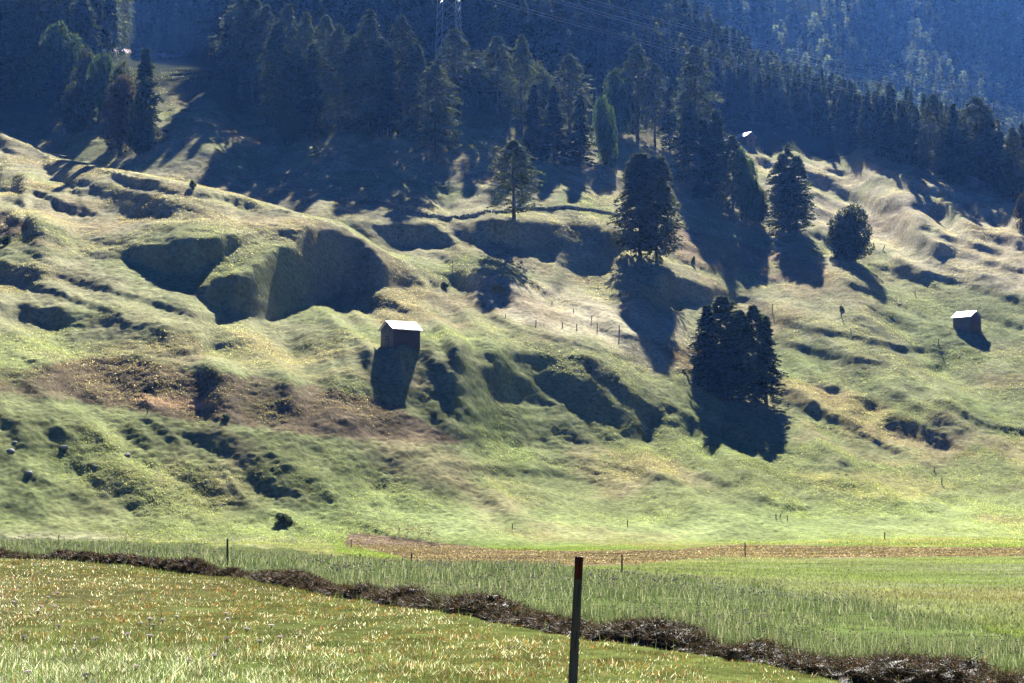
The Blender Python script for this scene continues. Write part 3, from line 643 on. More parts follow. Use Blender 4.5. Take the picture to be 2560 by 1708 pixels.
# ------------------------------------------------------------------ windrow of cut hay
def windrow():
    P = [hit(a, b, 10, 80) for a, b in WR]
    P = np.array([(p.x, p.y) for p in P]); d = np.r_[0, np.cumsum(np.hypot(*np.diff(P, axis=0).T))]
    n = 1500; s = np.linspace(0, d[-1], n); cx = np.interp(s, d, P[:, 0]); cy = np.interp(s, d, P[:, 1])
    for _ in range(60): cx[1:-1] = (cx[:-2]+2*cx[1:-1]+cx[2:])/4; cy[1:-1] = (cy[:-2]+2*cy[1:-1]+cy[2:])/4
    tx_ = np.gradient(cx); ty_ = np.gradient(cy); L = np.hypot(tx_, ty_); nx, ny = -ty_/L, tx_/L
    lump = .62+.42*noise(s/1.35, s*0, 5)+.3*noise(s/.55, s*0+3, 6)+.16*noise(s/.2, s*0+7, 7); lump = lump.clip(.16, 1.35)
    m = 34; a = np.linspace(-1, 1, m)
    V = np.zeros((n, m, 3)); hgt = .27*lump; wid = .33+.10*lump
    for j, t in enumerate(a):
        off = t*wid+.05*noise(s/.3, s*0+j*.4, 8); prof = (1-abs(t)**2.3)**.8 if abs(t) < 1 else 0
        hh = hgt*prof*(1+.16*noise(s/.16, s*0+j*.3, 9)+.08*noise(s/.07, s*0+j*.5, 10))
        x = cx+nx*off; y = cy+ny*off; V[:, j] = np.stack([x, y, hsample(x/y, y)-.02+hh], -1)
    ii = (np.arange(n-1)[:, None]*m+np.arange(m-1)[None]).ravel(); F = np.stack([ii, ii+m, ii+m+1, ii+1], -1)
    col = np.array((.022, .018, .011))*(1+.4*noise(V[..., 0].ravel()/.1, V[..., 2].ravel()/.05, 3))[:, None].clip(.4, 2)
    body = V.reshape(-1, 3)
    # straws lying over the heap
    k = 260000; si = RNG.integers(1, n-1, k); aj = RNG.integers(2, m-2, k); p = V[si, aj]+RNG.normal(0, .014, (k, 3))
    ln = RNG.uniform(.04, .17, k); th = RNG.normal(0, .9, k)+np.arctan2(ty_[si], tx_[si])+(RNG.random(k) < .5)*np.pi; up = RNG.normal(.15, .45, k)
    dr = np.stack([np.cos(th)*np.cos(up), np.sin(th)*np.cos(up), np.sin(up)], -1); wv = RNG.normal(0, 1, (k, 3)); wv /= np.linalg.norm(wv, axis=1, keepdims=True)
    wd = (RNG.uniform(.0025, .006, k)*(p[:, 1]/22).clip(.9, 2.2))[:, None]
    S = np.stack([p-wv*wd, p+wv*wd, p+dr*ln[:, None]], 1).reshape(-1, 3)
    pal = np.array([(.055, .041, .026), (.028, .022, .013), (.22, .17, .12), (.06, .065, .02), (.26, .12, .05)]); sc = pal[RNG.choice(5, k, p=[.28, .32, .2, .15, .05])]
    F2 = len(body)+np.arange(3*k).reshape(-1, 3)
    Ft = np.concatenate([F[:, [0, 1, 2]], F[:, [0, 2, 3]], F2])
    o = mesh_np('hay_windrow', np.concatenate([body, S]), Ft, M_HAY, col=np.concatenate([col, np.repeat(sc, 3, 0)]))
    tag(o, 'long low windrow of dark wilted cut hay running across the foreground', 'windrow')
windrow()
# ------------------------------------------------------------------ trees
M_BARK = simple_mat('bark', (.055, .042, .033), (.12, .10, .085), scale=6, stretch=(1, 1, .2), bump=.5, spec=.1)
M_CROWN = leaf_mat('foliage', trans=.27, rough=.75, spec=.05, ttint=(1.25, 1.25, .8))
def conifer(seed, Ht=20., Rr=3.2, z0=.08, nb=300, k=13, spray=.5, prof='spruce', col=(.035, .055, .024), per=2, droop=.25, irr=.25):
    g = np.random.default_rng(seed)
    t = np.sort(g.random(nb))**.85                            # 0 low .. 1 top
    zb = Ht*(z0+(1-z0)*t)
    if prof == 'spruce': r = Rr*(1-t)**.8*(.85+.15*np.sin(t*40))+.15
    elif prof == 'larch': r = Rr*np.interp(t, [0, .12, .35, .6, .8, .93, 1], [.62, .95, 1, .82, .56, .3, .08])
    elif prof == 'column': r = Rr*np.interp(t, [0, .15, .5, .75, .9, 1], [.8, 1, .95, .7, .42, .1])
    else: r = Rr*np.interp(t, [0, .2, .5, .8, 1], [.9, 1, .9, .6, .25])
    az = g.uniform(0, 2*np.pi, nb); sd = g.integers(0, 99)
    r = r*(1+irr*noise(az*1.2+np.zeros(nb), zb/2.3, seed))*g.uniform(.6, 1.12, nb)
    lift = g.normal(.12 if prof != 'spruce' else -.05, .12, nb)
    s = np.sqrt(g.uniform(.04, 1, (nb, k)))
    d = np.stack([np.cos(az), np.sin(az)], -1)
    P = np.zeros((nb, k, 3)); P[..., :2] = d[:, None]*(r[:, None]*s)[..., None]; P[..., 2] = zb[:, None]+r[:, None]*(lift[:, None]*s-droop*s**2)
    P += g.normal(0, .10*spray/.5+.04, P.shape)
    P = P.reshape(-1, 3).repeat(per, 0); n = len(P); D = d.repeat(k, 0).repeat(per, 0)
    a = g.normal(0, .9, n); ca, sa = np.cos(a), np.sin(a); out = np.stack([D[:, 0]*ca-D[:, 1]*sa, D[:, 0]*sa+D[:, 1]*ca, g.normal(-.12, .35, n)], -1)
    out /= np.linalg.norm(out, axis=1, keepdims=True); sv = g.normal(0, 1, (n, 3)); sv -= (sv*out).sum(1)[:, None]*out; sv /= np.linalg.norm(sv, axis=1, keepdims=True)
    L = (spray*g.uniform(.6, 1.4, n))[:, None]; W = L*g.uniform(.22, .4, n)[:, None]
    V = np.stack([P-sv*W-out*L*.3, P+sv*W-out*L*.3, P+out*L*.8], 1).reshape(-1, 3)
    c = np.array(col)*(1+g.normal(0, .25, (n, 1))).clip(.4, 2)*(1+.25*noise(P[:, 0]/1.2+50, P[:, 2]/1.2, seed))[:, None]
    c += (g.random((n, 1)) < .05)*np.array((.05, .04, .01))
    return V, np.arange(3*n).reshape(-1, 3), np.repeat(c, 3, 0)
def broadleaf(seed, Ht=12., Rr=5., z0=.12, lobes=22, n=11000, leaf=.3, col=(.05, .075, .025), egg=1.0):
    g = np.random.default_rng(seed)
    cz = Ht*(z0+1)/2; hz = Ht*(1-z0)/2
    L = g.normal(0, 1, (lobes, 3)); L[:, 2] = 0; L /= np.linalg.norm(L, axis=1, keepdims=True); L[:, 2] = g.uniform(-.8, .66, lobes); L[:, :2] *= (g.uniform(.1, .62, (lobes, 1))*np.sqrt(1-.45*np.clip(L[:, 2:], 0, 1)**2)); L[0] = 0
    rl = g.uniform(.27, .46, lobes)
    i = g.choice(lobes, n, p=rl**2/np.sum(rl**2)); q = g.normal(0, 1, (n, 3)); q /= np.linalg.norm(q, axis=1, keepdims=True)
    q = L[i]+q*(rl[i]*g.uniform(.45, 1.08, n)**.6)[:, None]
    w = 1-.22*np.clip(q[:, 2], 0, 1)*egg
    P = np.stack([q[:, 0]*Rr*w, q[:, 1]*Rr*w, cz+q[:, 2]*hz], -1)
    a = g.normal(0, 1, (n, 3)); a /= np.linalg.norm(a, axis=1, keepdims=True); b = np.cross(a, g.normal(0, 1, (n, 3))); b /= np.linalg.norm(b, axis=1, keepdims=True)
    s = (leaf*g.uniform(.6, 1.4, n))[:, None]
    V = np.stack([P-a*s*.5-b*s*.45, P+a*s*.5-b*s*.45, P+b*s*.7], 1).reshape(-1, 3)
    c = np.array(col)*(1+g.normal(0, .28, (n, 1))).clip(.4, 2)
    return V, np.arange(3*n).reshape(-1, 3), np.repeat(c, 3, 0)
def trunk_mesh(name, Ht, r, seed, limbs=0, forks=1):
    g = random.Random(seed); b = MB()
    for f in range(forks):
        ox = 0 if forks == 1 else g.uniform(-.5, .5); oy = 0 if forks == 1 else g.uniform(-.4, .4)
        lx, ly = g.uniform(-.25, .25), g.uniform(-.25, .25)
        b.tube([(ox+lx*q, oy+ly*q, -1.2+q*(Ht*.96+1.2)) for q in (0, .12, .3, .55, .8, 1)], [r*1.25, r, r*.85, r*.6, r*.35, r*.1], 7)
    for _ in range(limbs):
        z = g.uniform(.15, .85)*Ht; a = g.uniform(0, 6.28); l = g.uniform(.6, 1)*(1-z/Ht)*.2*Ht+.5
        b.tube([(0, 0, z), (math.cos(a)*l*.6, math.sin(a)*l*.6, z+.15*l), (math.cos(a)*l, math.sin(a)*l, z+.1*l)], [r*.25, r*.15, r*.06], 4)
    o = b.build(name, M_BARK, smooth=True); me = o.data; bpy.data.objects.remove(o); return me
def as_mesh(name, vfc, mat):
    o = mesh_np(name, vfc[0], vfc[1], mat, col=vfc[2], link=False); me = o.data; bpy.data.objects.remove(o); return me
LARCHC = (.062, .078, .040); SPRC = (.024, .036, .020)
PROTO = {}
def proto(k, crown, Ht, Rr, tr): PROTO[k] = (as_mesh('crown', crown, M_CROWN), tr, Ht, Rr)
for s in range(3): proto('larch%d' % s, conifer(100+s, 20, 4.2, .10, 330, 15, .40, 'larch', LARCHC, irr=.35), 20, 4.2, trunk_mesh('trunk', 20, .28, s, 26))
for s in range(3): proto('spruce%d' % s, conifer(200+s, 20, 3.3, .03, 360, 14, .45, 'spruce', SPRC, droop=.35), 20, 3.3, trunk_mesh('trunk', 20, .26, 10+s, 12))
for s in range(3): proto('column%d' % s, conifer(300+s, 20, 3.4, .04, 400, 14, .45, 'column', (.045, .062, .03), irr=.3), 20, 3.4, trunk_mesh('trunk', 20, .26, 20+s, 12))
proto('tall', conifer(400, 20, 3.6, .36, 260, 15, .42, 'larch', LARCHC, irr=.3), 20, 3.6, trunk_mesh('trunk', 20, .2, 31, 14))
proto('rounded', conifer(401, 20, 4.6, .06, 700, 15, .45, 'oval', (.06, .07, .036), irr=.2), 20, 4.6, trunk_mesh('trunk', 20, .3, 32, 34))
proto('thin', conifer(402, 20, 2.2, .45, 130, 12, .45, 'larch', (.05, .06, .035), irr=.4), 20, 2.2, trunk_mesh('trunk', 20, .22, 33, 16))
for s in range(3): proto('leafy%d' % s, broadleaf(500+s, 12, 5, .06, 24, 12000, .34, [(.055, .085, .03), (.06, .07, .03), (.075, .06, .035)][s]), 12, 5, trunk_mesh('trunk', 11, .24, 40+s, 20, 3))
proto('bush', broadleaf(520, 2.4, 1.6, .0, 14, 2200, .2, (.06, .08, .035)), 2.4, 1.6, trunk_mesh('trunk', 1.9, .06, 50, 8, 3))
proto('reeds', conifer(530, 2, 1.2, .0, 60, 10, .3, 'oval', (.20, .19, .04), droop=-.4), 2, 1.2, trunk_mesh('trunk', 1.2, .03, 51, 3, 3))
for s in range(4): proto('forest%d' % s, conifer(600+s, 20, 2.9, .04, 240, 9, .62, ['spruce', 'spruce', 'spruce', 'column'][s], [SPRC, (.028, .045, .026), (.04, .048, .028), (.07, .08, .04)][s], droop=.35), 20, 2.9, trunk_mesh('trunk', 20, .24, 60+s))
def plant_tree(kind, name, x, y, z, h, wd, label, cat, group=None, rot=None):
    cm, tm, Ht, Rr = PROTO[kind]
    root = empty(name, (x, y, z-.1), random.uniform(0, 6.28) if rot is None else rot, label, cat, group)
    sz = h/Ht; sx = wd/(2*Rr); root.scale = (sx, sx, sz)
    for nm, me in (('trunk', tm), ('crown', cm)):
        o = bpy.data.objects.new(nm, me); COL.objects.link(o); o.parent = root
    return root
NAMES = {'larch': 'larch_tree', 'spruce': 'spruce_tree', 'column': 'spruce_tree', 'tall': 'larch_tree', 'rounded': 'larch_tree', 'thin': 'larch_tree', 'leafy': 'broadleaf_tree', 'bush': 'bush', 'reeds': 'grass_clump'}
def tree_at(kind, u, vb, vt, wpx, label, y=None, group=None):
    p = hit(u, vb) if y is None else None
    if p is None:
        tx, e = uv2te(u, vb); p = Vector((float(tx)*y, y, gz(float(tx)*y, y)))
    tx, e = uv2te(u, vt); h = float(e)*p.y-p.z
    base = kind.rstrip('0123456789'); nm = NAMES[base]
    cat = {'bush': 'bush', 'reeds': 'grass clump'}.get(base, 'tree')
    if h < .4: h = .8
    return plant_tree(kind, nm, p.x, p.y, p.z, h, wpx*PX(p.y), label, cat, group)
GL = 'trees of the wood at the upper left'; GM = 'trees in the long belt across the slope'; GR = 'tall trees at the forest edge on the right'; GC_ = 'conifers of the dark clump low on the right slope'
TREES = [
 # lone trees on the slope
 ('larch0', 1285, 548, 352, 108, 'lone grey-green larch with clear trunk standing by the stone wall in mid slope', None),
 ('rounded', 1600, 642, 386, 120, 'left tree of the tall twin larches with bare lower trunks, long shadow below', None),
 ('rounded', 1642, 655, 392, 112, 'right tree of the tall twin larches with bare lower trunks', None),
 ('leafy1', 2127, 655, 503, 132, 'dense rounded dark tree with several stems alone on the right slope', None),
 # dark clump low right
 ('column0', 1806, 978, 742, 96, 'tallest conifer of the dark clump, at its left with the pointed top', GC_),
 ('spruce1', 1768, 965, 762, 84, 'slimmer dark conifer on the left rim of the clump above the hut shadow', GC_),
 ('column1', 1850, 1000, 776, 88, 'dark conifer filling the middle of the low clump', GC_),
 ('column2', 1885, 1004, 765, 74, 'second tall conifer of the clump, feathery crown right of the gap', GC_),
 ('spruce2', 1915, 1008, 790, 84, 'right-hand conifer of the clump sloping down to the grass', GC_),
 ('column0', 1822, 1000, 860, 96, 'short dense conifer at the front foot of the clump', GC_),
 ('leafy0', 1748, 950, 880, 50, 'small pale bushy tree hugging the left foot of the dark clump', None),
 # beside the upper meadow
 ('column1', 1956, 572, 386, 70, 'left conifer of the close group above the round tree', None),
 ('column0', 1993, 578, 392, 72, 'right conifer of the close group above the round tree', None),
 ('column2', 1974, 582, 430, 78, 'lower front conifer of the close group above the round tree', None),
 ('thin', 1971, 560, 360, 34, 'thin pine with a small tuft of crown poking above the close group', None),
 ('leafy0', 1866, 555, 360, 72, 'sunlit leafy tree below the upper hut, light showing through', None),
 ('leafy1', 1893, 560, 450, 60, 'smaller leafy tree leaning out between belt and close group', None),
 ('spruce0', 1792, 500, 278, 92, 'broad dark spruce directly left of the upper hut', GM),
 ('larch1', 1737, 415, 117, 106, 'tallest larch of the belt with open tiered crown', GM),
 ('spruce1', 1722, 455, 250, 84, 'dark spruce at the foot of the tallest belt larch', GM),
 ('spruce2', 1762, 500, 300, 80, 'dark spruce low in front between tallest larch and broad spruce', GM),
 ('column2', 1832, 530, 340, 70, 'dark conifer at the lower right end of the belt', GM),
 ('larch2', 1593, 345, 112, 98, 'pointed larch rising over the round-topped tree in the belt', GM),
 ('leafy0', 1548, 335, 165, 84, 'round-topped leafy tree left of the pointed belt larch', GM),
 ('larch0', 1637, 355, 160, 66, 'slim larch on the right shoulder of the pointed one', GM),
 ('spruce0', 1676, 380, 215, 56, 'small spruce in the notch before the tallest larch', GM),
 ('leafy0', 1512, 410, 232, 66, 'leafy tree hanging lower than its neighbours with sun gaps beside it', GM),
 ('spruce1', 1450, 415, 236, 72, 'dark pyramid spruce in front of the broad larch', GM),
 ('larch1', 1425, 330, 138, 100, 'broad open larch in the middle of the belt', GM),
 ('spruce2', 1385, 400, 215, 84, 'dark spruce standing lower in the middle of the belt', GM),
 ('leafy1', 1352, 320, 146, 80, 'leafy tree sloping between two larches', GM),
 ('larch2', 1305, 330, 88, 76, 'slender larch with the highest tip in the mid belt', GM),
 ('spruce0', 1335, 400, 210, 66, 'dark spruce in shade under the slender larch', GM),
 ('larch0', 1243, 290, 92, 88, 'larch with ragged top left of the slender one', GM),
 ('larch1', 1193, 270, 126, 62, 'short larch between the pylon tree and the ragged larch', GM),
 ('larch1', 1137, 290, 74, 100, 'larch standing directly before the pylon', GM),
 ('larch2', 1088, 392, 164, 112, 'brownish shaggy larch standing low in front of the pylon', GM),
 ('column0', 1040, 330, 110, 70, 'conifer on the right end of the dense left belt', GM),
 ('larch0', 1003, 330, 40, 88, 'tall larch near the right end of the dense left belt', GM),
 ('spruce1', 972, 340, 122, 66, 'green spruce top tucked under the tall belt larch', GM),
 ('larch2', 924, 320, 26, 98, 'broad crowned larch topping the dense left belt', GM),
 ('column1', 950, 335, 96, 70, 'conifer beneath the broad crowned larch', GM),
 ('column2', 884, 330, 90, 70, 'conifer left of the broad crowned larch', GM),
 ('larch1', 845, 330, 62, 76, 'larch sloping down to the dip of the left belt', GM),
 ('larch0', 812, 340, 40, 78, 'larch with even cone crown in the left belt', GM),
 ('spruce0', 780, 345, 110, 74, 'dark spruce in front in the left belt', GM),
 ('larch2', 764, 300, 32, 76, 'larch between two close tops of the left belt', GM),
 ('larch1', 718, 300, 12, 84, 'high larch at the left shoulder of the belt', GM),
 ('column0', 740, 340, 120, 80, 'dense conifer low at the left shoulder', GM),
 ('column1', 690, 320, 60, 70, 'narrow conifer beside the bare-stemmed pair', GM),
 ('tall', 602, 250, -20, 104, 'left of two larches with long bare pale stems', GM),
 ('tall', 630, 262, -8, 92, 'right of two larches with long bare pale stems', GM),
 ('larch0', 663, 270, 14, 80, 'larch crowding behind the bare-stemmed pair', GM),
 ('spruce2', 570, 215, 40, 64, 'spruce at the left foot of the bare-stemmed pair', GM),
 ('leafy1', 722, 362, 254, 66, 'low dark bushy tree below the left belt', None),
 ('thin', 520, 152, 38, 70, 'sparse lone spruce between the two upper woods', None),
 # wood at upper left
 ('larch1', 48, 190, -30, 110, 'leftmost large larch of the upper left wood', GL), ('larch2', 105, 195, -60, 100, 'tall larch cut by the frame in the upper left wood', GL),
 ('larch0', 150, 180, -35, 86, 'larch behind the round tree in the upper left wood', GL), ('column1', 205, 170, -8, 72, 'pointed conifer right of the tall larches', GL),
 ('spruce0', 262, 150, 44, 46, 'small dark spruce at the right end of the upper left wood', GL),
 ('leafy0', 160, 250, 50, 124, 'large round-headed leafy tree of the upper left wood', GL), ('leafy1', 218, 270, 108, 92, 'leafy tree below and right of the round-headed one', GL),
 ('leafy0', 100, 250, 120, 110, 'leafy tree in the shade under the leftmost larches', GL), ('leafy1', 30, 240, 130, 110, 'leafy tree at the left border in the wood', GL),
 ('leafy0', 252, 300, 128, 96, 'leafy tree stepping down the spur', GL), ('leafy1', 302, 350, 146, 96, 'leafy tree beside the pointed spruce of the spur', GL),
 ('spruce1', 362, 372, 118, 84, 'pointed dark spruce at the outer edge of the upper left wood', GL), ('leafy2', 300, 390, 190, 104, 'brown tinted leafy tree at the lowest point of the upper left wood', GL),
 ('leafy1', 350, 385, 235, 84, 'dark leafy tree at the foot of the pointed spruce', GL), ('leafy1', 200, 330, 190, 110, 'dark leafy tree inside the lower half of the wood', GL),
 ('spruce2', 140, 265, 160, 70, 'dark spruce low in the wood below the round-headed tree', GL),
 # right forest edge
 ('larch0', 2443, 462, 244, 100, 'big pale larch standing out at the forest edge near the far hut', GR), ('spruce1', 2474, 468, 270, 72, 'dark spruce just right of the big pale larch', GR),
 ('larch1', 2337, 440, 236, 72, 'grey-green larch in the forest edge left of the big one', GR), ('larch2', 2198, 372, 238, 40, 'small pale larch in the forest edge', GR),
 ('larch1', 2166, 345, 208, 34, 'slim bright young larch within the dark forest', GR), ('larch0', 1986, 300, 188, 28, 'tiny pale larch alone in the dark forest face', GR),
 ('larch2', 2535, 505, 318, 66, 'larch near the right border at the forest edge', GR), ('spruce0', 2505, 490, 330, 60, 'dark spruce between the last edge larches', GR),
 ('spruce2', 2385, 455, 262, 70, 'dark spruce left of the big pale larch', GR), ('leafy2', 2556, 575, 486, 48, 'dark leafy tree cut by the right border below the far hut', None),
]
for k, u, vb, vt, wp, lab, grp in TREES: tree_at(k, u, vb, vt, wp*(1.12 if k[:5] == 'leafy' else 1.5 if grp is GC_ else 1.18 if k == 'rounded' else 1.35), lab, None, grp)
BUSH = [('bush', 708, 1312, 1280, 56, 'dark bush at the foot of the left slope'), ('bush', 480, 472, 449, 22, 'small bush on the skyline of the left spur'),
 ('bush', 1112, 720, 704, 26, 'thorny bush at the nose end of the left spur'), ('reeds', 1245, 732, 712, 32, 'yellow tall grass clump beside the tracks in mid slope'),
 ('bush', 1734, 662, 640, 14, 'tiny bush on the ledge right of the twin larches'), ('bush', 2104, 778, 764, 16, 'low shrub at a fence post below the round tree'),
 ('bush', 565, 1048, 1034, 26, 'dark low shrub in the brown grass band'), ('bush', 14, 612, 588, 50, 'brownish shrub at the left border under the spur')]
for k, u, vb, vt, wp, lab in BUSH: tree_at(k, u, vb, vt, wp, lab)
# forest behind: about 300 nearest as trees, the rest as one wood
FL = [(-400, 170), (-100, 158), (100, 152), (280, 138), (500, 146), (560, 146), (620, 150), (830, 165), (1040, 168), (1200, 170), (1500, 205), (1700, 265), (1810, 296), (2000, 335), (2100, 352), (2200, 395), (2400, 452), (2560, 497), (2900, 600), (3400, 700)]
def forest_points(n, y0, y1, cond, sp, t0=-.34, t1=.36):
    tx = RNG.uniform(t0, t1, n); y = np.sqrt(RNG.uniform(y0*y0, y1*y1, n)); z = hsample(tx, y); u, v = te2uv(tx, z/y)
    k = cond(u, v, tx, y); tx, y, z, u, v = tx[k], y[k], z[k], u[k], v[k]
    key = np.floor(tx*y/sp).astype(int)*100003+np.floor(y/sp).astype(int); _, i = np.unique(key, return_index=True)
    return tx[i]*y[i], y[i], z[i], u[i], v[i]
cA = lambda u, v, tx, y: (v < np.interp(u, [p[0] for p in FL], [p[1] for p in FL])) & (y < np.minimum(np.interp(tx, TX, YC)+22, 960)) & ~((u > 250) & (u < 590) & (y < 600))
fx, fy, fz, fu, fv = forest_points(70000, 380, 1000, cA, 4.6)
d_ = np.interp(fu, [p[0] for p in FL], [p[1] for p in FL])-fv
vis = (fu > -40) & (fu < 2600) & (fv > -60)
sc = np.where(vis, d_*1.0-60*((fu > 1480) | (fu < 560))+RNG.uniform(0, 25, len(fu)), 1e9); order = np.argsort(sc)
NI = 225; near = order[:NI]; rest = order[NI:]
for i in near:
    kd = random.choices([0, 1, 2, 3], [4, 4, 3, 2])[0]; h = random.uniform(13, 20) if kd < 3 else random.uniform(12, 17)
    r_ = plant_tree('forest%d' % kd, 'spruce_tree' if kd < 3 else 'larch_tree', fx[i], fy[i], fz[i], h, h*random.uniform(.24, .34), 'dark conifer standing in the front rows of the dense mountain forest', 'tree', 'conifers in the front rows of the mountain forest')
def wood(name, x, y, z, hmin, hmax, nb, k, spray, label=None, cols=None, lz=.02):
    ps = [conifer(700+s, 20, [2.7, 3.0, 3.4][s], lz, nb, k, spray, ['spruce', 'spruce', 'column'][s], (1, 1, 1), per=1, droop=.3) for s in range(3)]
    kind = RNG.choice(3, len(x), p=[.4, .3, .3]); Vs, Cs, N0 = [], [], 0
    for s in range(3):
        i = np.nonzero(kind == s)[0]; m = len(i); h = RNG.uniform(hmin, hmax, m)/20; a = RNG.uniform(0, 6.28, m); ww = h*RNG.uniform(.8, 1.15, m)
        V = ps[s][0]; ca, sa = np.cos(a)[:, None], np.sin(a)[:, None]
        Q = np.stack([(V[None, :, 0]*ca-V[None, :, 1]*sa)*ww[:, None]+x[i][:, None], (V[None, :, 0]*sa+V[None, :, 1]*ca)*ww[:, None]+y[i][:, None], V[None, :, 2]*h[:, None]+z[i][:, None]], -1)
        c = (cols[s]*(1+RNG.normal(0, .3, (m, 1))).clip(.5, 1.9))[:, None]*ps[s][2][None]
        Vs.append(Q.reshape(-1, 3).astype(np.float32)); Cs.append(c.reshape(-1, 3).astype(np.float32))
    V = np.concatenate(Vs); o = mesh_np(name, V, np.arange(len(V)).reshape(-1, 3), M_FAR, col=np.concatenate(Cs)); tag(o, kind='stuff'); return o
M_FAR = leaf_mat('far_foliage', trans=.3, rough=.8, spec=.03, ttint=(1.2, 1.2, .9), var=False)
wood('mountain_forest', fx[rest], fy[rest], fz[rest], 12, 20, 150, 5, 1.0, cols=[np.array(SPRC), np.array((.028, .042, .024)), np.array((.05, .06, .032))])
cB = lambda u, v, tx, y: (u > 1300) & (y > 850) & ~((v < 34) & (u > 1900) & (u < 2130))
gx, gy, gz_, gu_, gv_ = forest_points(60000, 850, 2600, cB, 9.0, -.02, .36)
wood('far_forest', gx, gy, gz_, 11, 20, 50, 4, 1.9, cols=[np.array((.035, .05, .03)), np.array((.05, .06, .035)), np.array((.10, .12, .06))])
# ------------------------------------------------------------------ huts, posts, fences, pylon and wires
M_WOODG = simple_mat('grey_boards', (.10, .095, .09), (.17, .16, .15), scale=2.5, stretch=(6, 6, .35), bump=.5, spec=.15)
M_WOODR = simple_mat('brown_boards', (.080, .048, .040), (.130, .080, .066), scale=2.5, stretch=(6, 6, .35), bump=.5, spec=.15)
M_WOODL = simple_mat('pale_brown_boards', (.13, .10, .085), (.22, .17, .15), scale=2.5, stretch=(6, 6, .35), bump=.5, spec=.15)
M_ROOF = simple_mat('silvery_shingles', (.62, .60, .58), (.82, .79, .77), scale=2, stretch=(1, 3, 1), rough=.33, bump=.25, spec=.9)
M_ROOFD = simple_mat('weathered_roof', (.36, .38, .42), (.50, .52, .57), scale=2, stretch=(1, 3, 1), rough=.5, bump=.3, spec=.5)
M_STONE = simple_mat('grey_stone', (.16, .16, .155), (.34, .335, .32), scale=1.8, bump=.6, spec=.2)
M_DARK = simple_mat('dark_interior', (.01, .01, .01), (.02, .02, .02), bump=0)
M_POST = simple_mat('weathered_post', (.07, .06, .05), (.14, .125, .105), scale=9, stretch=(1, 1, .12), bump=.6, spec=.1)
M_RED = simple_mat('red_paint', (.14, .022, .014), (.075, .022, .016), scale=12, stretch=(1, 1, .3), bump=.3, spec=.2)
M_STEEL = simple_mat('galvanised_steel', (.60, .61, .63), (.72, .73, .75), scale=1, rough=.4, bump=.05, spec=.6, metal=.3)
M_WIRE = simple_mat('aluminium_wire', (.4, .41, .43), (.5, .51, .53), scale=1, rough=.3, bump=0, spec=.6, metal=.4)
def planks(b, p0, dirv, nrm, length, hfun, board=.17, th=.03, seed=0):
    """vertical boards from p0 along dirv; hfun(s) gives the top"""
    g = random.Random(seed); n = max(3, int(length/board)); bw = length/n
    d = Vector(dirv); nn = Vector(nrm)
    for i in range(n):
        s0, s1 = i*bw+.004, (i+1)*bw-.004; off = g.uniform(0, .018); zb = -.1+g.uniform(-.03, .03)
        q = [Vector(p0)+d*s+nn*(off-(0 if k else th)) for k in (0, 1) for s in (s0, s1)]
        base = len(b.v); tops = [hfun(s0), hfun(s1)]
        for k in (0, 1):
            for j in (0, 1):
                p = q[k*2+j]; b.v.append((p.x, p.y, zb)); b.v.append((p.x, p.y, tops[j]))
        # 0/1 inner s0 bottom/top, 2/3 inner s1, 4/5 outer s0, 6/7 outer s1
        for f in ((4, 6, 7, 5), (2, 0, 1, 3), (0, 4, 5, 1), (6, 2, 3, 7), (1, 5, 7, 3), (0, 2, 6, 4)): b.f.append([base+k for k in f])
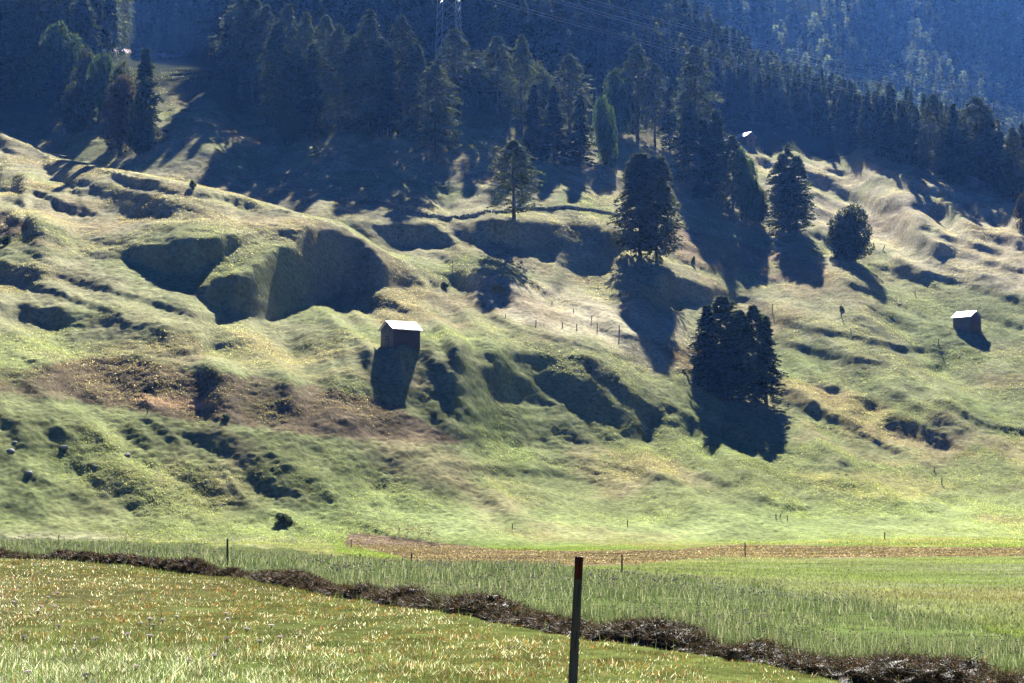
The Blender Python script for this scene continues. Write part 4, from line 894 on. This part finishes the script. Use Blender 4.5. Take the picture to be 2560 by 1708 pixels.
def hut(u, v, side, W, L, al, he, rise, label, gm, lm, rm, seed=1, door=True, hole=False, y=None, drop=.0, shing=.32):
    """near corner at (u, v). side -1: gable to the left, long wall to the right; +1 mirrored"""
    p = hit(u, v) if y is None else Vector((float(uv2te(u, v)[0])*y, y, 0))
    a = R(al); gd = Vector((side*math.cos(a), math.sin(a), 0)); ld = Vector((-side*math.sin(a), math.cos(a), 0))
    gz0 = gz(p.x, p.y)
    root = empty('hay_hut', (p.x, p.y, gz0-drop), 0, label, 'hut', 'wooden hay huts on the slope')
    gn = -ld; ln = -gd
    hf = lambda s: he+rise*(1-abs(s-W/2)/(W/2))-.03
    for q_, n_ in (((0, 0, 0), gn), (ld*L, -gn)): b = MB(); planks(b, q_, gd, n_, W, hf, seed=seed); b.build('gable_wall', gm, root)
    for q_, n_ in (((0, 0, 0), ln), (gd*W, -ln)): b = MB(); planks(b, q_, ld, n_, L, lambda s: he, seed=seed+2); b.build('side_wall', lm, root)
    # roof: two slopes of rows of shingles
    g = random.Random(seed); b = MB(); oh, og = .32, .3; sl = Vector((0, 0, rise)); up = math.atan2(rise, W/2)
    for sd in (0, 1):
        eave = (Vector((0, 0, he)) if sd == 0 else gd*W+Vector((0, 0, he))); hd = gd if sd == 0 else -gd
        sdv = (hd*math.cos(up)+Vector((0, 0, math.sin(up)))); nrm = (-hd*math.sin(up)+Vector((0, 0, math.cos(up))))
        Ls = (W/2)/math.cos(up)+oh; rows = 7; cols_ = max(6, int((L+2*og)/shing)); cw = (L+2*og)/cols_
        s_ = Vector((eave.x, eave.y, eave.z))-sdv*oh-ld*og
        base = len(b.v)
        # under-board
        q0 = s_+nrm*.0; q1 = q0+ld*(L+2*og); q2 = q1+sdv*Ls; q3 = q0+sdv*Ls
        for qq in (q0, q1, q2, q3): b.v.append(tuple(qq))
        for qq in (q0, q1, q2, q3): b.v.append(tuple(qq+nrm*.03))
        for f in ((3, 2, 1, 0), (4, 5, 6, 7), (0, 1, 5, 4), (1, 2, 6, 5), (2, 3, 7, 6), (3, 0, 4, 7)): b.f.append([base+k for k in f])
        for r in range(rows):
            for c in range(cols_):
                if hole and sd == 0 and ((r in (3, 4) and c == 4) or (r == 0 and c in (1, 5)) or (r == 2 and c == 2)): continue
                c0 = s_+ld*(c*cw+.004)+sdv*(r*Ls/rows-g.uniform(0, .07)); tilt = g.uniform(.004, .014)
                A = c0+nrm*(.045+tilt); B = A+ld*(cw-.008); C_ = c0+ld*(cw-.008)+sdv*(Ls/rows+.01)+nrm*.036; D = c0+sdv*(Ls/rows+.01)+nrm*.036
                base = len(b.v)
                for qq in (A, B, C_, D): b.v.append(tuple(qq))
                for qq in (A, B, C_, D): b.v.append(tuple(qq-nrm*.02))
                for f in ((0, 1, 2, 3), (7, 6, 5, 4), (4, 5, 1, 0), (5, 6, 2, 1), (6, 7, 3, 2), (7, 4, 0, 3)): b.f.append([base+k for k in f])
    roof = b.build('roof', rm, root)
    for sd in (0, 1):                                      # barge boards
        eave = (Vector((0, 0, he)) if sd == 0 else gd*W+Vector((0, 0, he))); hd = gd if sd == 0 else -gd
        sdv = (hd*math.cos(up)+Vector((0, 0, math.sin(up)))); nn = (-hd*math.sin(up)+Vector((0, 0, math.cos(up))))
        for k in (-og-.02, L+og+.02): b = MB(); b.bar(eave-sdv*oh+ld*k-nn*.06, eave+sdv*((W/2)/math.cos(up))+ld*k-nn*.06, .035, .14, up=nn); b.build('barge_board', gm, root)
    # stone footing
    b = MB(); g = random.Random(seed+9)
    for d0, dv, ll in ((Vector((0, 0, 0)), gd, W), (Vector((0, 0, 0)), ld, L), (gd*W, ld, L), (ld*L, gd, W)):
        s = 0
        while s < ll:
            w_ = g.uniform(.25, .5); q = d0+dv*(s+w_/2); b.box((q.x, q.y, -.42+g.uniform(-.04, .04)), (w_, .42, .8), Matrix.Rotation(math.atan2(dv.y, dv.x)+g.uniform(-.06, .06), 3, 'Z'), .92); s += w_
    b.build('stone_footing', M_STONE, root)
    if door:
        b = MB(); n = 5; w_ = .95; x0 = W*.5-w_/2; o_ = gn*.035
        rotm = Matrix.Rotation(math.atan2(gd.y, gd.x), 3, 'Z')
        for i in range(n):
            q = gd*(x0+(i+.5)*w_/n)+o_; b.box((q.x, q.y, .92), (w_/n-.01, .03, 1.75), rotm)
        dr = b.build('door', gm, root)
        b = MB()
        for zz in (.35, 1.5): q = gd*(x0+w_/2)+gn*.07; b.box((q.x, q.y, zz), (w_*1.08, .035, .13), rotm)
        q = gd*(x0-.03)+gn*.06; b.box((q.x, q.y, .95), (.06, .04, 1.9), rotm)
        q = gd*(x0+w_/2)+gn*.065; b.box((q.x, q.y, 1.87), (w_*1.1, .05, .09), rotm)
        b.build('door_frame', M_DARK, dr)
    return root
hut(984, 874, -1, 3.6, 4.2, 57, 2.95, 1.08, 'grey hay hut with ragged white-gleaming shingle roof on the terrace left of centre', M_WOODG, M_WOODR, M_ROOF, 3, True, True)
hut(2427, 836, 1, 3.7, 4.0, 44, 3.6, 1.12, 'hay hut with smooth bright roof and reddish gable on the right slope', M_WOODR, M_WOODG, M_ROOF, 5, False)
hut(1866, 364, 1, 4.0, 4.9, 37, 3.0, 1.45, 'shaded brown hut with patchy shingle roof below the forest, beside the belt of trees', M_WOODL, M_WOODG, M_ROOFD, 7, True, True)
hut(2445, 478, -1, 4.0, 4.1, 35, 2.8, 1.5, 'small dark hut with bluish roof under the big pale larch at the far right', M_WOODG, M_WOODL, M_ROOFD, 9, False)
# --- fence posts
def post(u, vb, vt, wpx, label, lean=0, mat=None, group='fence posts standing in the meadows'):
    p = hit(u, vb); h = max((vb-vt)*PX(p.y), .5); w_ = max(wpx*PX(p.y)*.85, .045)
    b = MB(); n = 6
    pts = [(lean*h*q, 0, -.3+(h+.3)*q) for q in (0, .25, .5, .75, .97, 1)]
    b.tube(pts, [w_*.55, w_*.52, w_*.5, w_*.5, w_*.48, w_*.25], 6)
    o = b.build('fence_post', mat or M_POST, loc=p, smooth=False); o.rotation_euler = (0, 0, random.uniform(0, 3)) if lean == 0 else (0, 0, 0)
    return tag(o, label, 'post', group)
POSTS = [(568,1413,1347,6,'thick dark post behind the windrow at the left',0), (141,1357,1337,3,'thin leaning stake in the tall grass at the far left',.35), (878,1369,1350,3,'thin stake at the left tip of the bare strip',0),
 (900,1404,1384,4.5,'short post left of the pair below the bare strip',0), (1026,1413,1396,5,'stubby post at the lower edge of the bare strip',.1), (1281,1321,1312,3,'small stub on the green slope above the bare strip',0),
 (1569,1316,1299,3,'lone post on the meadow above the bare strip',0), (1555,1430,1403,5,'dark post right of the big red-topped post',0), (1863,1393,1357,3.5,'slim knobbed post at the lower edge of the strip, right half',0),
 (1940,1296,1284,3,'left stake of three beside the hollow on the right',0), (1948,1295,1284,3,'leaning stake of the three beside the hollow on the right',.45), (1969,1300,1288,3,'right stake of three beside the hollow on the right',-.1),
 (2212,1351,1331,3.5,'post above the bare strip at the right',0), (2355,1213,1194,3.5,'dark post on the low mound at the right',0), (2336,1180,1168,3,'thin post behind the low mound at the right',0),
 (1132,671,650,2.5,'pale stake in the hollow beside the left spur',0), (1187,698,686,2.5,'short pale stake right of the hollow',.1), (1204,707,696,2.5,'pale stake just above the yellow grass clump',-.2),
 (996,597,583,2.2,'highest pale stake along the spur flank',0), (1264,793,786,2.5,'tiny stub at the bend of the tracks',0), (1340,810,800,3,'stub on the tan grass, leftmost of its row',0), (1406,819,806,3,'second stub of the row on the tan grass',0),
 (1442,826,809,3,'third post of the row on the tan grass',0), (1493,831,807,3,'tallest post of the row on the tan grass',0), (1548,831,813,3.5,'dark post right of the tallest on the tan grass',0), (1592,831,822,2.5,'last stub of the row on the tan grass',0),
 (1434,781,771,2.5,'stub higher up on the tan grass',0), (1478,801,789,2.5,'crooked stub above the post row',.1), (1380,762,752,2.2,'faint stub above the tan grass',0), (368,1034,1017,3,'forked stake at the lower edge of the brown grass',.15),
 (1931,782,759,2.5,'thin post above and right of the dark clump',0), (2103,791,761,2.8,'thin tall post with a shrub at its foot',0), (2288,740,724,2.5,'faint post left above the right hut',0), (2347,866,846,3,'dark post left below the right hut',0),
 (2205,628,613,3,'bent stake in the ribbed grass right of the round tree',.5), (2127,830,820,2.5,'small stub on the pale ridge right of the clump',0), (2082,392,380,2.5,'stub at the upper meadow edge',0), (1908,378,367,2.5,'stake beside the upper hut',0)]
for u, vb, vt, wp, lab, ln in POSTS: post(u, vb, vt, wp, lab, ln)
# --- the near post, split plank with red-painted head
def near_post():
    p = hit(1431, 1722, 10, 40); y = p.y; tx, e = uv2te(1449, 1393); top = float(e)*y-p.z; lx = (1449-1431)*PX(y)
    root = empty('wooden_post', p, 0, 'weathered grey post with red-painted split top standing close in the foreground', 'post')
    w_, d_ = .078, .07
    def seg(nm, z0, z1, mat, notch=False):
        g = random.Random(3); V = []; F = []; n = 14; m = 12
        for i in range(n+1):
            z = z0+(z1-z0)*i/n; f = z/top; tw = 1-.10*f
            for j in range(m):
                a = 2*math.pi*j/m; cx = math.copysign(abs(math.cos(a))**.45, math.cos(a)); sy = math.copysign(abs(math.sin(a))**.45, math.sin(a))
                wob = 1+.035*noise(np.array(z*9.), np.array(j*1.3), 5)
                V.append((lx*f+cx*w_/2*tw*float(wob), sy*d_/2*tw, z+(.006*math.sin(j*2.3) if i == n else 0)))
        for i in range(n):
            for j in range(m): F.append((i*m+j, i*m+(j+1) % m, (i+1)*m+(j+1) % m, (i+1)*m+j))
        F.append(tuple(range(n*m, n*m+m))); me = bpy.data.meshes.new(nm); me.from_pydata(V, [], F); me.materials.append(mat)
        o = bpy.data.objects.new(nm, me); COL.objects.link(o); o.parent = root; return o
    seg('shaft', -.3, top*.83, M_POST); seg('painted_head', top*.83+.0005, top, M_RED)
    b = MB()                                                  # drying crack and split, dark strips a touch proud
    xs = lambda z: lx*z/top
    pr = None
    for a, c, wd in ((.62, .80, .004), (.83, .93, .005), (.93, .985, .012), (.30, .44, .003)):
        b.bar((xs(top*a)+.006, -d_*.5-.0015, top*a), (xs(top*c)+.009, -d_*.47-.0015, top*c), wd, .004, up=(0, 1, 0))
    b.build('crack', M_DARK, root)
    b = MB(); b.bar((xs(top*.95)-w_*.40, -d_*.46, top*.955), (xs(top)-w_*.36, -d_*.46, top*1.008), .018, .022, up=(0, 1, 0)); b.build('insulator_stub', simple_mat('dark_plastic', (.02, .03, .05), (.03, .04, .06)), root)
near_post()
# --- fences
def fence(pts, label, n, h, rails, thick):
    ps = []; d = [0]
    for i in range(1, len(pts)): d.append(d[-1]+math.dist(pts[i], pts[i-1]))
    for i in range(n+1):
        s = d[-1]*i/n; u = float(np.interp(s, d, [q[0] for q in pts])); v = float(np.interp(s, d, [q[1] for q in pts])); ps.append(hit(u, v))
    ps = [p for p in ps if p.y < 800]
    root = empty('fence', ps[0], 0, label, 'fence'); o = ps[0]
    for p in ps:
        b = MB(); q = p-o; b.tube([(q.x, q.y, q.z-.3), (q.x, q.y, q.z+h*random.uniform(.95, 1.12))], thick*.6, 5); b.build('fence_stake', M_POST, root)
    for k in range(rails):
        b = MB()
        for a, c in zip(ps[:-1], ps[1:]):
            qa, qc = a-o, c-o; hz = h*(.88-.42*k)
            b.bar((qa.x, qa.y, qa.z+hz), (qc.x, qc.y, qc.z+hz), thick*.5, thick)
        b.build('rail', M_POST, root)
fence([(1790,302),(1830,307),(1890,314),(1960,322),(2030,334),(2084,346)], 'long weathered rail fence below the forest edge above the upper hut', 16, 1.3, 2, .16)
fence([(120,392),(146,397),(220,408),(285,421),(310,426)], 'thin wire fence behind the skyline of the left spur', 9, 1.0, 1, .07)
fence([(262,136),(330,138),(400,142),(460,146)], 'low dark fence by the row of pale plumes', 9, .8, 1, .1)
# --- dry stone wall along the shelf
def stone_wall(pts, label):
    b = MB(); g = random.Random(5); ps = [hit(u, v) for u, v in pts]; o = ps[0]
    for a, c in zip(ps[:-1], ps[1:]):
        n = max(2, int((c-a).length/.55))
        if (c-a).length > 60: continue
        for i in range(n):
            p = a.lerp(c, i/n); z = gz(p.x, p.y)
            for k in range(2):
                s = g.uniform(.4, .7); b.box((p.x-o.x+g.uniform(-.1, .1), p.y-o.y+g.uniform(-.1, .1), z-o.z+.1+k*.28), (s, s*.8, .32), Matrix.Rotation(g.uniform(0, 3), 3, 'Z') @ Matrix.Rotation(g.uniform(-.2, .2), 3, 'X'), .85)
    tag(b.build('stone_wall', M_STONE, loc=o), label, 'wall')
stone_wall([(850,498),(890,497),(930,501),(965,510),(1000,525),(1040,535),(1070,541),(1100,545),(1130,546),(1160,543),(1190,540),(1240,533),(1290,528),(1340,524),(1400,522),(1450,525),(1500,531),(1545,542)], 'low dry-stone wall curving along the shelf behind the lone larch')
# --- boulders
def boulder(u, v, wpx, label, seed):
    p = hit(u, v); r = wpx*PX(p.y)/2; g = np.random.default_rng(seed)
    import bmesh
    bm = bmesh.new(); bmesh.ops.create_icosphere(bm, subdivisions=3, radius=1)
    for q in bm.verts:
        c = q.co; f = 1+.22*float(noise(np.array(c.x*1.3+seed), np.array(c.y*1.3+c.z), seed))+.1*float(noise(np.array(c.x*3.1+c.z*2), np.array(c.y*3.3), seed+1))
        q.co = Vector((c.x*f, c.y*f*.8, c.z*f*.5))*r
    me = bpy.data.meshes.new('boulder'); bm.to_mesh(me); bm.free(); me.materials.append(M_STONE)
    o = bpy.data.objects.new('boulder', me); COL.objects.link(o); o.location = (p.x, p.y, p.z-r*.05); tag(o, label, 'boulder', 'boulders on the lower left slope')
for i, (u, v, wp, lab) in enumerate([(25,1128,24,'rounded grey boulder nearest the left border'), (159,1118,20,'pale two-humped boulder among the left gullies'), (36,1106,14,'flat small boulder above the leftmost one'),
    (315,1138,20,'dark squarish boulder right of the gullies'), (72,1182,19,'smooth blue-grey boulder lowest on the left slope'), (240,1166,12,'small pale stone right of the lowest boulder'), (1078,702,8,'tiny pale stone by the spur nose')]): boulder(u, v, wp, lab, i+3)
# --- row of pale plumes by the forest
def plumes():
    b = []; xs = []
    n = 240; u = RNG.uniform(283, 458, n); V = []; 
    for i in range(n):
        if 322 < u[i] < 345 and random.random() < .6: continue
        v = np.interp(u[i], [283, 340, 400, 430, 458], [134, 138, 146, 148, 146])+RNG.normal(0, 1.5)
        p = hit(float(u[i]), float(v)); xs.append(p)
    P = np.array([[p.x, p.y, p.z+random.uniform(.9, 1.6)] for p in xs]); n = len(P)
    k = 26; Q = (P[:, None]+RNG.normal(0, 1, (n, k, 3))*np.array((.22, .22, .28))).reshape(-1, 3); a = RNG.normal(0, 1, (n*k, 3)); a /= np.linalg.norm(a, axis=1, keepdims=True); bb = np.cross(a, RNG.normal(0, 1, (n*k, 3))); bb /= np.linalg.norm(bb, axis=1, keepdims=True)
    s = .16; V = np.stack([Q-a*s, Q+a*s, Q+bb*s*1.3], 1).reshape(-1, 3); C = np.tile((.62, .50, .52), (len(V), 1))
    B, Fb, Cb = blades(P[:, 0].repeat(4)+RNG.normal(0, .15, 4*n), P[:, 1].repeat(4), np.full(4*n, 1.2), np.full(4*n, .12), np.tile((.09, .11, .04), (4*n, 1)), lean=.1)
    Vv = np.concatenate([V, B]); tag(mesh_np('pale_seed_plumes', Vv, np.arange(len(Vv)).reshape(-1, 3), M_FLOWER, col=np.concatenate([C, Cb])), kind='stuff')
plumes()
# --- lattice pylon
def pylon():
    y = float(hit(1122, 182).y); tx = float(uv2te(1122, 182)[0]); x = tx*y; z = gz(x, y); s = PX(y)
    root = empty('power_pylon', (x, y, z), R(-14), 'steel lattice pylon with sun-glinting diagonal braces rising behind the larch', 'pylon')
    wb = 58*s; H_ = 50; tw = lambda q: wb*(1-.5*q/H_); m = M_STEEL
    leg = lambda sx, sy, q: Vector((sx*tw(q)/2, sy*tw(q)/2, q))
    for sx, sy in ((-1, -1), (1, -1), (1, 1), (-1, 1)):
        b = MB(); b.bar(leg(sx, sy, -1), leg(sx, sy, H_), .1, .1); b.build('leg', m, root)
    cs = [(-1, -1), (1, -1), (1, 1), (-1, 1)]; step = 23*s
    for k in range(4):
        a, c = cs[k], cs[(k+1) % 4]; b = MB(); q = 0; i = 0
        while q < H_-step*1.6:
            b.bar(leg(*a, q+step*1.6), leg(*c, q), .13, .04); b.bar(leg(*a, q), leg(*c, q+step*1.6), .03, .02); q += step; i += 1
        b.build('brace', m, root)
    for zz, ww in ((34, 15), (40, 19), (46, 12)):
        b = MB(); b.bar((-ww/2, 0, zz), (ww/2, 0, zz), .2, .2); b.bar((-ww/2, 0, zz), (0, 0, zz+2), .1); b.bar((ww/2, 0, zz), (0, 0, zz+2), .1); b.build('crossarm', m, root)
pylon()
# --- power lines
WL = [([(1231,0),(1319,24),(1480,58),(1710,128),(1883,172),(2066,216),(2300,255)], 'lowest pair of power lines, '), ([(1392,0),(1550,42),(1710,84),(1956,143),(2176,190),(2400,228)], 'middle pair of power lines, '), ([(1465,0),(1560,20),(1710,60),(1920,113),(2139,165),(2380,205)], 'highest pair of power lines, ')]
for pts, lab in WL:
    for k, nm in ((0, 'upper wire'), (7, 'lower wire')):
        us = np.linspace(pts[0][0]-420, pts[-1][0], 40); cf = np.polyfit([p[0] for p in pts], [p[1] for p in pts], 2); P = []
        for u in us:
            v = np.polyval(cf, u)+k; y = 330+(u-1200)*.16; tx, e = uv2te(u, v); P.append((float(tx)*y, y, float(e)*y))
        o = MB().tube(P, .016, 5).build('power_line', M_WIRE); tag(o, lab+nm+' crossing before the forest', 'power line', 'power lines crossing the forest')
# --- yarrow heads at lower left
YA = [(330,870),(185,890),(60,915),(20,965),(290,970),(60,1005),(115,1015),(230,1030),(155,1060),(280,1070),(375,1035),(390,945),(1020,1120),(1080,1120),(1190,1105),(945,1150),(885,1220),(1000,1235),(1505,1080),(1560,1120),(1660,1190),(1850,1165),(1560,1250),(1925,1235),(1490,1360),(400,1165),(1790,1270),(1060,1165),(700,1250),(520,1330),(130,1240),(1240,1400),(880,1440),(240,1480),(620,1500)]
def yarrow_meshes():
    b = MB(); b.tube([(0, 0, -.05), (.01, .005, .15), (0, 0, .3)], [.004, .0035, .003], 5)
    for a in range(7): q = a*2*math.pi/7; b.tube([(0, 0, .26), (math.cos(q)*.03, math.sin(q)*.03, .30)], .0022, 4)
    o = b.build('stem', simple_mat('stem_green', (.06, .10, .03), (.09, .14, .04)), smooth=True); st = o.data; bpy.data.objects.remove(o)
    n = 260; r = np.sqrt(RNG.random(n))*.055; a = RNG.uniform(0, 6.28, n); P = np.stack([r*np.cos(a), r*np.sin(a), .302+.008*RNG.random(n)-r*r*2], -1); s = .006
    V = np.stack([P+np.array((-s, -s*.6, 0)), P+np.array((s, -s*.6, .002)), P+np.array((0, s, .004))], 1).reshape(-1, 3)
    return st, as_mesh('flower_head', (V, np.arange(3*n).reshape(-1, 3), np.tile((.42, .35, .38), (3*n, 1))), M_FLOWER)
ys, yf = yarrow_meshes()
for i, (a, c) in enumerate(YA):
    u, v = .3661*a, 1134+.3661*c; y = 22.
    for _ in range(8): tx, e = uv2te(u, v); zz = float(hsample(float(tx), y))+.31; y = min(max(y+(zz/float(e)-y)*.5, 12), 60)
    r_ = empty('yarrow', (float(tx)*y, y, zz-.31), random.uniform(0, 6), 'pale pinkish flat yarrow head on a thin stem in the foreground grass', 'flower', 'yarrow flowers in the foreground')
    r_.scale = (.5*random.uniform(.8, 1.3), .5*random.uniform(.8, 1.3), 1); r_.rotation_euler = (random.gauss(0, .16), random.gauss(0, .16), random.uniform(0, 6))
    for nm, me in (('stem', ys), ('flower_head', yf)): o = bpy.data.objects.new(nm, me); COL.objects.link(o); o.parent = r_
# ------------------------------------------------------------------ morning haze: one even box of air round everything
zt = max(float(H[:, YR < 4200].max()), 200)+60
hz = MB(); hz.box((0, 2350, (zt-8)/2-4), (9000, 5600, zt+8)); hm = bpy.data.materials.new('haze'); hm.use_nodes = True; n = hm.node_tree; n.nodes.remove(n.nodes['Principled BSDF'])
pv = n.nodes.new('ShaderNodeVolumePrincipled'); pv.inputs['Color'].default_value = (.12, .33, 1, 1); pv.inputs['Density'].default_value = HAZE; pv.inputs['Anisotropy'].default_value = .5
n.links.new(pv.outputs[0], n.nodes['Material Output'].inputs['Volume'])
ho = hz.build('haze', hm); tag(ho, kind='stuff')
